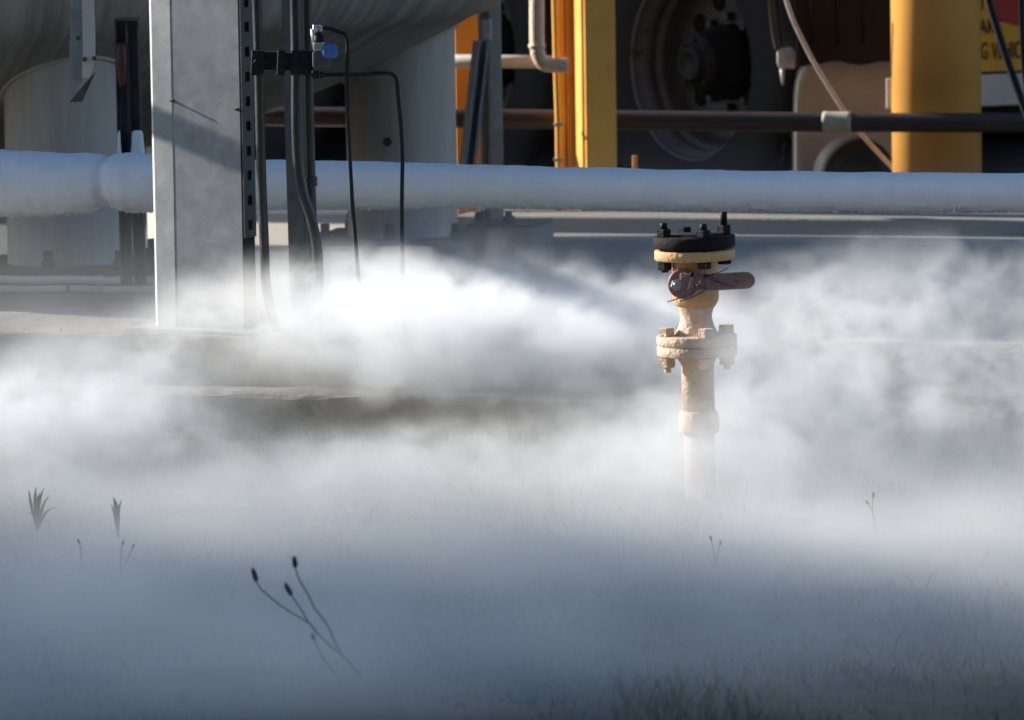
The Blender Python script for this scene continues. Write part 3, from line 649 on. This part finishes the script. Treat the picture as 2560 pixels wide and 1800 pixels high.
b = bm_(); tube(b, [W0 - NW * 1.22 - DW * 1.25 + ZU * 1.55, W0 - NW * 1.22 + DW * 6 + ZU * 1.55], 1.15, 40); obj('barrel', b, M['white_paint'], tr)
b = bm_(); box(b, W0 - NW * 2.35 + DW * 1.4 + ZU * .05, DW, NW, ZU, 5.6, .02, .95); obj('far_skirt', b, M['chassis'], tr)  # black panel added to keep the gap under the trailer dark
for i in range(3):                               # mudguards over the wheels
    b = bm_(); c0 = W0 + DW * (1.2 * i); rr = .60; rows = []
    for j in range(15):
        t = PI * (.12 + .76 * j / 14); p = c0 + DW * (math.cos(t) * rr) + ZU * (math.sin(t) * rr); rows.append([b.verts.new(p + NW * .03), b.verts.new(p - NW * .6)])
    for a, c in zip(rows, rows[1:]): b.faces.new((a[0], a[1], c[1], c[0]))
    bmesh.ops.solidify(b, geom=list(b.faces), thickness=.006); obj('mudguard', b, M['chassis'], tr)
YM = 18.0
b = bm_(); pts = [(1926, -60), (1930, 20), (1938, 90), (1946, 125)]; tube(b, path(pts, YM, 5), .011, 14); st_ = obj('guard_stay', b, M['conduit'], tr)
b = bm_(); prism(b, [at_y(x, y, YM - .01) for x, y in ((1943, 121), (1980, 119), (1990, 130), (1988, 172), (1950, 172), (1943, 160))], (0, .018, 0), .004); hexa(b, at_y(1964, 145, YM - .01), (0, -1, 0), .008, .006); obj('stay_plate', b, M['pale_plastic'], st_)
b = bm_(); a = at_y(1955, 172, YM); lathe(b, a, at_y(1957, 214, YM) - a, [(.007, 0), (.006, .02), (.002, .05)], 10); obj('spike', b, M['pale_plastic'], st_)
b = bm_(); prism(b, [at_y(x, y, YM + .06) for x, y in ((1942, -60), (1992, -60), (1996, 60), (1992, 122), (1962, 122), (1952, 60))], (0, .012, 0), .002); obj('grey_flap', b, M['conduit'], tr)
b = bm_(); pl = [(1985, -60), (2300, -60), (2300, 150)] + [(2300 - 300 * i / 12, 158 + 5 * math.sin(i * 1.3)) for i in range(1, 12)] + [(1996, 168), (1990, 60)]
prism(b, [at_y(x, y, YM - .06) for x, y in pl], (0, .012, 0))
for x in (2025, 2090, 2155): tube(b, [at_y(x, -60, YM - .062), at_y(x + 6, 110, YM - .062)], .004, 8)
obj('rear_mud_flap', b, M['chassis'], tr)
b = bm_(); prism(b, [at_y(x, y, YM + .04) for x, y in ((1986, 600), (1986, 330), (1988, 240), (1994, 195), (2004, 172), (2020, 160), (2250, 150), (2256, 600))], (0, .14, 0), .02); obj('storage_box', b, M['tan'], tr)
# black tyre standing in front of the box
p = at_y(2136, 440, YM - .09); b = bm_(); prof = []
xx_ = V((1, 0, 0))
lathe(b, V((p.x, p.y, p.z)), (0.1, -1, 0), [(1e-6, -.04), (.05, -.04), (.055, -.05), (.075, -.075), (.105, -.07), (.118, -.05), (.120, .0), (.118, .05), (.105, .07), (.075, .075), (.055, .05), (.05, .04), (1e-6, .04)], 48)
for v_ in b.verts: v_.co.x = p.x + (v_.co.x - p.x) * 1.0
solo('small_tyre', b, M['chassis'], 'small black tyre standing against the beige box', 'tyre', (p.x, p.y, max(.01, p.z - .12)))
# rear sign, bumper
RN = V((.35, -.937, 0)); RX = V((.937, .35, 0))
s0 = at_y(2342, 184, 18.15); k = mpp(18.15) / .937
def S(u, v_, h=0.0): return s0 + RX * (u * k) + ZU * (v_ * k) + RN * h
b = bm_(); prism(b, [S(0, 0), S(330, 0), S(330, 260), S(0, 260)], RN * -.004, .0); sg = obj('sign_board', b, M['sign'], tr)
b = bm_(); prism(b, [S(135, 300, .003), S(140, 124, .003), S(330, 75, .003), S(330, 300, .003)][1:3] + [S(330, 259, .003), S(150, 259, .003)], RN * -.002); obj('red_panel', b, M['red'], sg)
def text(s, u, v_, h, w_, bm):
    cu = bpy.data.curves.new('t', 'FONT'); cu.body = s; cu.size = 1.0; cu.space_character = 1.02
    o = bpy.data.objects.new('t', cu); C.objects.link(o); bpy.context.view_layer.update()
    me = bpy.data.meshes.new_from_object(o.evaluated_get(bpy.context.evaluated_depsgraph_get())); bpy.data.objects.remove(o)
    xs = [v2.co.x for v2 in me.vertices]; ys = [v2.co.y for v2 in me.vertices]; x0, x1, y1 = min(xs), max(xs), .70
    t = bmesh.new(); t.from_mesh(me); bpy.data.meshes.remove(me)
    for v2 in t.verts: v2.co = S(u + (v2.co.x - x0) / (x1 - x0) * w_, v_ + v2.co.y / y1 * h, .0035)
    # embolden by giving the letters a little thickness
    ext = bmesh.ops.extrude_face_region(t, geom=list(t.faces))
    for g in ext['geom']:
        if isinstance(g, bmesh.types.BMVert): g.co += RN * .001
    merge(bm, t)
for tx in (('DO NOT', 8, 146, 38, 118), ('OVERTAKE', 8, 90, 34, 158), ('TURNING VEHICLE', 8, 30, 40, 238)):
    b = bm_(); text(*tx, b); obj('lettering', b, M['black'], sg)
b = bm_(); c_ = S(150, -44); box(b, c_ - RN * .02, RX, RN, ZU, 420 * k, .05, 76 * k, .006); obj('bumper', b, M['white_paint'], tr)
b = bm_(); c_ = S(150, -110); box(b, c_ - RN * .06, RX, RN, ZU, 420 * k, .05, 50 * k, .004); box(b, S(150, -5) - RN * .03, RX, RN, ZU, 420 * k, .05, 14 * k); box(b, S(200, 160) - RN * .30, RX, RN, ZU, 520 * k, .3, 420 * k); obj('underrun_bar', b, M['chassis'], tr)
# ropes and hoses
b = bm_(); tube(b, path([(1952, -60), (1966, 0), (1985, 55), (2016, 120), (2040, 165), (2075, 222), (2112, 280), (2150, 330), (2190, 375), (2232, 420), (2262, 455)], 17.72, 6), .0068, 10); solo('rope', b, M['cable'], 'thin pale rope slanting down behind the brown rail', 'rope', at_y(2232, 420, 17.72))
b = bm_(); tube(b, path([(2462, -60), (2472, 0), (2490, 62), (2512, 132), (2535, 198), (2552, 246), (2572, 300), (2600, 380)], 17.1, 6), .0115, 12); solo('hose', b, M['black'], 'thick black hose slanting across the yellow sign', 'hose', at_y(2600, 380, 17.1))
b = bm_(); tube(b, path([(2553, -60), (2555, 60), (2560, 170), (2575, 300)], 17.0, 5), .008, 10); solo('hose', b, M['black'], 'thin black hose at the right edge of the yellow sign', 'hose', at_y(2575, 300, 17.0))

# ------------------------------------------------------------------ valve standpipe in front
YV = 12.0; k = mpp(YV)
vb = at_z(1752, 1243, 0.0); vt = at_y(1735.5, 600, YV); vb = V((at_y(1752, 1240, YV).x, YV, 0.0))
AX = (vt - vb).normalized()
def ctr(py):                                     # point of the axis at image row py
    lo, hi = -0.2, 1.0
    for _ in range(40):
        m = (lo + hi) / 2; p = vb + AX * m; d = p - CAM; yy2 = 900 - FPX * d.dot(U_) / d.dot(F_)
        if yy2 > py: lo = m
        else: hi = m
    return lo
vs = thing('valve_standpipe', 'yellow standpipe with flanges and a ball valve rising out of the fog', 'valve', vb)
H = lambda py: ctr(py)
xA = (V((1, 0, 0)) - AX * AX.x).normalized(); yA = AX.cross(xA)   # yA points away from the camera
def lat(name, rows, mat, seg=56, parent=vs): b = bm_(); lathe(b, vb, AX, [(r * k, H(py)) for r, py in rows], seg, xA); return obj(name, b, mat, parent)
lat('lower_pipe', [(39, 1320), (39, 1075)], M['valve_pale'])
lat('coupling', [(40, 1084), (47, 1082), (51, 1074), (51.5, 1058), (50, 1036), (46, 1029), (42, 1025)], M['valve_pale'])
lat('riser', [(41, 1032), (41, 915), (42, 908), (47, 900), (52, 893), (52, 884)], M['valve_pale'])
# lower flange pair
lf = lat('lower_flange', [(60, 888), (99, 887), (101, 885), (101, 864), (99, 862.5), (96, 862), (96, 860.5), (99, 860), (101, 858), (101, 839), (99, 837), (60, 836)], M['valve_pale'])
lat('neck', [(58, 838), (50, 826), (44, 812), (40, 797), (40, 785), (44, 772), (50, 762)], M['valve_pale'])
def bolt_at(parent, ang, rad, y_lo, y_hi, head_lo, head_hi, stud, mats, hr=18):
    p = (xA * math.cos(ang) + yA * math.sin(ang)) * (rad * k)
    b = bm_()
    if head_hi: hexa(b, vb + AX * H(y_hi) + p, AX, hr * k, head_hi * k, xA.lerp(yA, .3))
    if head_lo: hexa(b, vb + AX * (H(y_lo)) + p, -AX, hr * k, head_lo * k, xA.lerp(yA, .3))
    tube(b, [vb + AX * (H(y_lo) - .002) + p, vb + AX * (H(y_hi) + .002) + p], 8 * k, 12)
    if stud[0]: lathe(b, vb + AX * (H(y_hi) + head_hi * k) + p, AX, [(9 * k, -.002), (9 * k, stud[0] * k - .001), (7.5 * k, stud[0] * k)], 12)
    if stud[1]: lathe(b, vb + AX * (H(y_lo) - head_lo * k) + p, -AX, [(9 * k, -.002), (9 * k, stud[1] * k)], 12)
    return obj('bolt', b, mats, parent)
A0 = math.radians(-70)
for i, (sh, sl) in enumerate(((0, 0), (0, 12), (0, 0), (0, 12))):
    a = A0 + i * PI / 2 + math.radians(-5)
    bolt_at(lf, a, 78, 888, 837, 27, 22, (sh, sl), M['valve_pale'], 21)
# ball valve body
lat('valve_body', [(50, 764), (57, 752), (58.5, 742), (58, 725), (56, 705), (57, 690), (58, 670), (57, 655), (57, 646)], M['valve'])
tf = lat('top_flange', [(57, 650), (98, 648.5), (101, 646), (101, 626), (99, 623.5), (60, 623)], M['valve'])
bf = lat('blind_flange', [(70, 623.5), (70, 619), (100, 618.5), (103, 616), (103, 592), (101, 589), (60, 588), (58, 585), (1e-6, 584.5)], M['blind'])
for ang, hh, stud, lo in ((math.radians(-74), 18, 16, 17), (math.radians(196), 20, 15, 22), (math.radians(106), 16, 0, 17), (math.radians(16), 22, 33, 15)):
    bolt_at(bf, ang, 79, 649, 588, lo, hh, (stud, 6 if lo > 20 else 0), M['black'], 19)
# handle: hub disc, lever, nut
yF = -yA
def VP(px, py, out): return at_y(px, py, YV - out)
b = bm_(); o_ = VP(1707, 709, .048); lathe(b, o_, yF, [(22 * k, -.012), (37 * k, -.010), (38 * k, -.004), (38 * k, .004), (36 * k, .007), (30 * k, .008), (12 * k, .009)], 48); lv = obj('handle_hub', b, M['pink_steel'], vs)
b = bm_(); hexa(b, VP(1691, 712, .057), yF, 15 * k, .009, V((.3, 0, 1))); lathe(b, VP(1691, 712, .066), yF, [(8 * k, 0), (8 * k, .004), (6 * k, .006)], 16); obj('handle_nut', b, M['bolt'], lv)
b = bm_(); pl = [(1700, 684), (1735, 686), (1775, 686), (1860, 680)] + [(1864 + 24 * math.sin(t), 701.5 - 21.5 * math.cos(t)) for t in [PI * i / 10 for i in range(1, 10)]] + [(1860, 723), (1775, 727), (1735, 728), (1700, 735)]
prism(b, [VP(x, y, .066) for x, y in pl], (0, .010, 0), .003); obj('lever', b, M['pink_steel'], lv)
b = bm_(); tube(b, [VP(1705, 705, .06), VP(1735, 707, .0)], 24 * k, 24); obj('stem_boss', b, M['valve'], lv)
# tie wires
wt = thing('tie_wire', 'thin tangled wire lashing the valve lever to its body', 'wire', VP(1750, 740, .08))
b = bm_()
for pts in ([(1669, 755), (1690, 748), (1720, 738), (1745, 722), (1757, 700), (1775, 690), (1800, 680), (1819, 671)], [(1728, 686), (1732, 700), (1731, 716), (1727, 735)], [(1733, 688), (1740, 704), (1752, 716), (1768, 722)],
            [(1764, 660), (1763, 690), (1762, 712), (1760, 728)], [(1772, 688), (1790, 700), (1815, 712), (1838, 718)], [(1735, 724), (1750, 704), (1768, 690), (1785, 684)], [(1762, 728), (1742, 738), (1716, 748), (1700, 752)], [(1728, 686), (1716, 690), (1704, 693)], [(1768, 694), (1795, 706), (1820, 714)]):
    tube(b, smooth_path([VP(x, y, .080 + .003 * (i % 2)) for i, (x, y) in enumerate(pts)], 5), .0013, 6)
obj('strand', b, M['galv_dark'], wt)
b = bm_(); p = VP(1729, 686, .082); t = bmesh.new(); bmesh.ops.create_icosphere(t, subdivisions=2, radius=.005, matrix=Matrix.Translation(p)); merge(b, t); p = VP(1764, 690, .082); t = bmesh.new(); bmesh.ops.create_icosphere(t, subdivisions=2, radius=.004, matrix=Matrix.Translation(p)); merge(b, t); obj('knot', b, M['black'], wt)

# ------------------------------------------------------------------ plants
def head(b, a, c, r):
    d = (c - a); L = d.length; lathe(b, a, d, [(r * .25, 0), (r * .8, L * .12), (r, L * .35), (r * .95, L * .6), (r * .7, L * .85), (r * .2, L)], 12)
    for v_ in b.verts: pass
    x, y, dd = frame(d)
    for i in range(60):
        t = random.uniform(0, 2 * PI); h = random.uniform(.05, .95); p = a + d * h + (x * math.cos(t) + y * math.sin(t)) * r * .8
        q = p + (x * math.cos(t) + y * math.sin(t)) * r * .55 + dd * r * .6; s = dd.cross(x * math.cos(t) + y * math.sin(t)) * r * .14
        b.faces.new([b.verts.new(p - s), b.verts.new(p + s), b.verts.new(q)])
YW = 9.6
pb_ = at_z(985, 1800, 0.0); pl_ = thing('plantain', 'dead plantain with four dark seed heads leaning left in the foreground', 'plant', V((pb_.x, YW, 0)))
for pts, hd in (([(642, 1455), (655, 1475), (710, 1520), (775, 1560), (800, 1590), (835, 1622), (880, 1665), (940, 1745), (985, 1810)], (631, 1420)),
                ([(730, 1490), (750, 1520), (778, 1565), (805, 1595), (838, 1625), (885, 1668), (944, 1748), (988, 1812)], (712, 1458)),
                ([(739, 1420), (748, 1448), (772, 1490), (790, 1525), (820, 1565), (845, 1620), (890, 1680), (950, 1752), (990, 1812)], (735, 1390)),
                ([(786, 1602), (800, 1630), (825, 1670), (870, 1715), (930, 1765), (980, 1812)], (780, 1582))):
    b = bm_(); pp = [at_y(x, y, YW + .012 * i) for i, (x, y) in enumerate(pts)]; pp = smooth_path(pp, 5)
    tube(b, pp, [.0011 + .0010 * i / len(pp) for i in range(len(pp))], 7); s_ = obj('stem', b, M['stem'], pl_)
    b = bm_(); c = at_y(hd[0], hd[1], YW); a = at_y(pts[0][0], pts[0][1], YW); head(b, a, c, .0042 if len(pts) > 6 else .0032); obj('seed_head', b, M['seed'], s_)
def weed(px, py, Y, name, label, stems, cat='plant', leafy=False):
    base = at_y(px, py, Y); z0 = 0.0; base = V((base.x, Y, z0))
    t = thing(name, label, cat, base)
    for pts in stems:
        pp = [base] + [at_y(x, y, Y) for x, y in pts]
        b = bm_()
        if leafy:
            n = len(pp); pp = smooth_path(pp, 5); m = len(pp)
            rows = []
            for i, p in enumerate(pp):
                s = i / (m - 1); wd = .0036 * math.sin(PI * min(1, .15 + .85 * s)) + .0006; e = V((.8, -.6, 0)) * wd
                rows.append((b.verts.new(p - e), b.verts.new(p + V((0, .002, 0))), b.verts.new(p + e)))
            for a, c in zip(rows, rows[1:]):
                for j in (0, 1): f = b.faces.new((a[j], a[j + 1], c[j + 1], c[j])); f.smooth = True
            obj('leaf', b, M['leaf'], t)
        else:
            pp = smooth_path(pp, 5); tube(b, pp, [.0013 - .0006 * i / len(pp) for i in range(len(pp))], 7)
            lathe(b, pp[-1], pp[-1] - pp[-3], [(.0006, -.002), (.0022, .001), (.0024, .005), (.001, .009)], 8); obj('stem', b, M['stem'], t)
weed(92, 1300, 11.55, 'broadleaf_weed', 'small weed with upright pointed leaves at left', [[(78, 1262), (72, 1226)], [(88, 1255), (90, 1218)], [(98, 1255), (110, 1220)], [(107, 1268), (123, 1238)], [(116, 1280), (143, 1267)], [(82, 1284), (64, 1284)], [(92, 1262), (98, 1232)]], leafy=True)
weed(296, 1330, 11.4, 'seedling', 'thin seedling with a dark bud right of the broadleaf weed', [[(290, 1280), (284, 1246)], [(296, 1280), (304, 1250)], [(288, 1290), (278, 1262)], [(292, 1270), (283, 1242)]], leafy=True)
weed(2203, 1400, 11.3, 'forked_weed', 'bare forked weed stalk standing alone at right', [[(2194, 1345), (2182, 1280), (2183, 1242)], [(2193, 1342), (2181, 1278), (2171, 1260)]])
weed(2600 - 250, 1800, 9.9, 'leaning_stalk', 'dark broken stalk leaning left in the bottom right grass', [[(2330, 1735), (2285, 1690), (2245, 1648)]])
weed(1790, 1420, 10.9, 'dry_weed', 'faint dry stalk in the fog below the standpipe', [[(1785, 1385), (1778, 1350)], [(1793, 1390), (1800, 1362)]])
weed(205, 1400, 10.9, 'dry_weed', 'dry weed with a dark round bud at lower left', [[(203, 1380), (198, 1358)]])
weed(300, 1410, 10.9, 'dry_weed', 'short dry weed with two buds below the seedling', [[(302, 1385), (306, 1362)], [(322, 1390), (331, 1370)]])
# grass
b = bm_(); rnd = random.Random(3)
def blade(b, x, y, h, lean, wd):
    z = 0.011 * (noise.noise(V(((x - X0) / (X1 - X0) * nx * .09, (y - Y0) / (Y1 - Y0) * ny * .1, 3)))) - .02
    a = rnd.uniform(0, 2 * PI); dx, dy = math.cos(a) * lean, math.sin(a) * lean
    e = rnd.uniform(0, PI); ex, ey = math.cos(e) * wd, math.sin(e) * wd
    p = [b.verts.new((x - ex, y - ey, z)), b.verts.new((x + ex, y + ey, z)), b.verts.new((x + ex * .8 + dx * .35, y + ey * .8 + dy * .35, z + h * .6)), b.verts.new((x - ex * .8 + dx * .35, y - ey * .8 + dy * .35, z + h * .6)), b.verts.new((x + dx, y + dy, z + h))]
    b.faces.new(p[:4]); b.faces.new((p[3], p[2], p[4]))
for i in range(26000):
    y = rnd.uniform(8.6, 12.85); hw = y * .0925 + .1; x = rnd.uniform(-hw, hw)
    cl = .5 + .9 * noise.noise(V((x * 2.2, y * 1.4, 9)))
    if rnd.random() > .35 + cl: continue
    h = rnd.uniform(.010, .026) * (.7 + .8 * max(0, cl)) * (1.0 if rnd.random() < .99 else 1.8)
    if y < 10.0 and x > .15: h *= 1 + 1.0 * min(1, (10.0 - y)) * max(.2, cl)
    blade(b, x, y, h, rnd.uniform(.1, .9) * h, rnd.uniform(.0008, .0019))
for i in range(2500):                            # fringe against the kerb
    s = rnd.uniform(-1.5, 1.7); p = KF + UX * s - VX * abs(rnd.gauss(.01, .05)); blade(b, p.x, p.y, rnd.uniform(.015, .05), rnd.uniform(.01, .03), rnd.uniform(.0008, .0017))
o = obj('grass', b, M['grass']); tag(o, 'short green and dry grass covering the turf under the fog', 'grass', kind='stuff')

# ------------------------------------------------------------------ low cold fog drifting over pad and turf
def fog_object(lo, hi, res):
    g = bpy.data.node_groups.new('fog_density', 'GeometryNodeTree'); n = g.nodes; l = g.links
    g.interface.new_socket('Geometry', in_out='OUTPUT', socket_type='NodeSocketGeometry')
    out = n.new('NodeGroupOutput'); vc = n.new('GeometryNodeVolumeCube')
    vc.inputs['Min'].default_value = lo; vc.inputs['Max'].default_value = hi
    for k_, v_ in zip(('Resolution X', 'Resolution Y', 'Resolution Z'), res): vc.inputs[k_].default_value = v_
    def math_(op, a, b_=None):
        nd = n.new('ShaderNodeMath'); nd.operation = op
        for i, x in enumerate((a, b_)):
            if x is None: continue
            if isinstance(x, (int, float)): nd.inputs[i].default_value = x
            else: l.new(x, nd.inputs[i])
        return nd.outputs[0]
    def vm(op, a, b_=None):
        nd = n.new('ShaderNodeVectorMath'); nd.operation = op
        for i, x in enumerate((a, b_)):
            if x is None: continue
            if isinstance(x, (tuple, list, Vector)): nd.inputs[i].default_value = tuple(x)
            else: l.new(x, nd.inputs[i])
        return nd.outputs['Value'] if op in ('DOT_PRODUCT', 'LENGTH') else nd.outputs[0]
    def noise_(vec, scale, detail, rough):
        nd = n.new('ShaderNodeTexNoise'); nd.inputs['Scale'].default_value = scale; nd.inputs['Detail'].default_value = detail; nd.inputs['Roughness'].default_value = rough
        l.new(vec, nd.inputs['Vector']); return nd
    P = n.new('GeometryNodeInputPosition').outputs[0]
    wv = vm('MULTIPLY', vm('SUBTRACT', noise_(P, 3.2, 3, .55).outputs['Color'], (.5, .5, .5)), (.34, .30, .20)); P2 = vm('ADD', P, wv)
    wf = vm('MULTIPLY', vm('SUBTRACT', noise_(P, 14, 2, .5).outputs['Color'], (.5, .5, .5)), (.11, .09, .08)); P3 = vm('MULTIPLY', vm('ADD', P2, wf), (1.0, .8, 1.3))
    fine = noise_(P3, 10.5, 8, .66).outputs[0]; big = noise_(P3, 2.6, 1, .5).outputs[0]
    mr = n.new('ShaderNodeMapRange'); mr.interpolation_type = 'SMOOTHSTEP'
    for k_, v_ in (('From Min', .385), ('From Max', .615), ('To Min', .10), ('To Max', 1.5)): mr.inputs[k_].default_value = v_
    l.new(math_('ADD', math_('MULTIPLY', fine, .74), math_('MULTIPLY', big, .26)), mr.inputs[0])
    def total(puffs):
        acc = None
        for (c, r, s) in puffs:
            d = vm('MULTIPLY', vm('SUBTRACT', P2, c), tuple(1 / x for x in r)); q = vm('DOT_PRODUCT', d, d)
            e = math_('MULTIPLY', math_('EXPONENT', math_('MULTIPLY', q, -1.0)), s)
            acc = e if acc is None else math_('ADD', acc, e)
        return acc
    x = math_('MAXIMUM', math_('SUBTRACT', math_('MULTIPLY', total(PUFFS), mr.outputs[0]), .09), 0.0)
    x = math_('MULTIPLY', math_('ADD', x, total(VEIL)), FOG_K)
    x = math_('MULTIPLY', x, math_('GREATER_THAN', x, .02))
    l.new(x, vc.inputs['Density'])
    m = bpy.data.materials.new('fog'); m.use_nodes = True; t = m.node_tree; t.nodes.clear()
    mo = t.nodes.new('ShaderNodeOutputMaterial'); vol = t.nodes.new('ShaderNodeVolumePrincipled')
    vol.inputs['Color'].default_value = (.985, .988, .992, 1); vol.inputs['Anisotropy'].default_value = .25; vol.inputs['Density'].default_value = 1.0
    t.links.new(vol.outputs[0], mo.inputs['Volume'])
    sm_ = n.new('GeometryNodeSetMaterial'); sm_.inputs['Material'].default_value = m
    l.new(vc.outputs[0], sm_.inputs[0]); l.new(sm_.outputs[0], out.inputs[0])
    b = bm_(); c = (V(lo) + V(hi)) / 2; e = V(hi) - V(lo); box(b, c, (1, 0, 0), (0, 1, 0), (0, 0, 1), e.x, e.y, e.z)
    o = obj('fog', b, m); md = o.modifiers.new('fog_density', 'NODES'); md.node_group = g
    return tag(o, 'low white cold fog drifting over the pad and turf', 'fog', kind='stuff')
FOG_K = 5.0
def puff(px, py, Y, rx, ry, rz, s):              # centre seen at px, py at depth Y; radii in metres
    return (at_y(px, py, Y), (rx, ry, rz), s)
PUFFS = [
    puff(1090, 850, 13.28, .26, .16, .11, 1.7),   # bright heart over the pad
    puff(1080, 830, 12.84, .24, .13, .09, 2.0),
    puff(1200, 770, 12.9, .18, .13, .08, 1.0),
    puff(1320, 860, 12.84, .24, .13, .085, 1.5),
    puff(1530, 870, 12.8, .22, .14, .085, 1.4),
    puff(900, 800, 13.33, .28, .18, .085, .5),
    puff(880, 840, 12.95, .20, .13, .075, .8),
    puff(690, 760, 13.36, .22, .15, .07, .45),
    puff(670, 770, 13.05, .16, .13, .065, .75),
    puff(500, 800, 13.1, .09, .10, .045, .4),
    puff(1480, 840, 12.70, .20, .10, .08, .9),
    puff(1620, 830, 12.55, .14, .12, .10, .7),
    puff(740, 680, 13.42, .28, .15, .05, .6),
    puff(1080, 690, 13.3, .32, .16, .07, .55),
    puff(1430, 750, 12.8, .24, .14, .075, .45),
    puff(200, 850, 13.1, .22, .16, .07, .34),
    puff(60, 930, 12.85, .20, .16, .07, .45),
    puff(420, 880, 12.95, .14, .14, .06, .55),
    puff(1620, 820, 12.9, .20, .18, .09, .5),
    puff(2160, 880, 12.72, .34, .25, .155, .6),     # right bank
    puff(2400, 900, 12.5, .38, .3, .16, .55),
    puff(2440, 730, 12.65, .28, .22, .09, .4),
    puff(2050, 690, 12.75, .18, .18, .06, .25),
    puff(1830, 930, 11.75, .08, .14, .13, .4),     # wisp before the standpipe
    puff(1770, 1180, 11.7, .22, .16, .09, 1.1),
    puff(1900, 1000, 12.3, .24, .22, .09, .6),
    puff(340, 950, 12.75, .14, .15, .08, .75),     # spill over the kerb, left
    puff(220, 1020, 12.6, .16, .2, .07, 1.0),
    puff(130, 1060, 12.35, .28, .20, .09, 3.0),
    puff(250, 1030, 12.5, .14, .16, .06, 1.0),
    puff(620, 1190, 11.95, .50, .25, .06, .5),   # roll in front of the kerb
    puff(1080, 1090, 12.3, .22, .16, .055, .4),
    puff(1620, 1160, 12.0, .50, .28, .06, .36),
    puff(2250, 1060, 12.1, .60, .33, .11, .65),
]
VEIL = [
    (V((0, 10.8, -.02)), (4.0, 1.2, .095), .52),     # low layer on the turf
    (V((-.75, 9.6, .0)), (.8, .8, .10), .36),
    (V((.5, 9.75, .0)), (.7, .5, .07), .05),
    (V((0, 12.05, -.01)), (4.0, .5, .075), .20),
    puff(1550, 720, 13.9, 1.3, .45, .17, .19),
    puff(1300, 900, 13.2, 1.2, .3, .08, .10),
    puff(150, 860, 13.0, .5, .3, .07, .07),
]
fog_object((-1.75, 9.0, -.05), (1.75, 14.6, .70), (360, 250, 104))
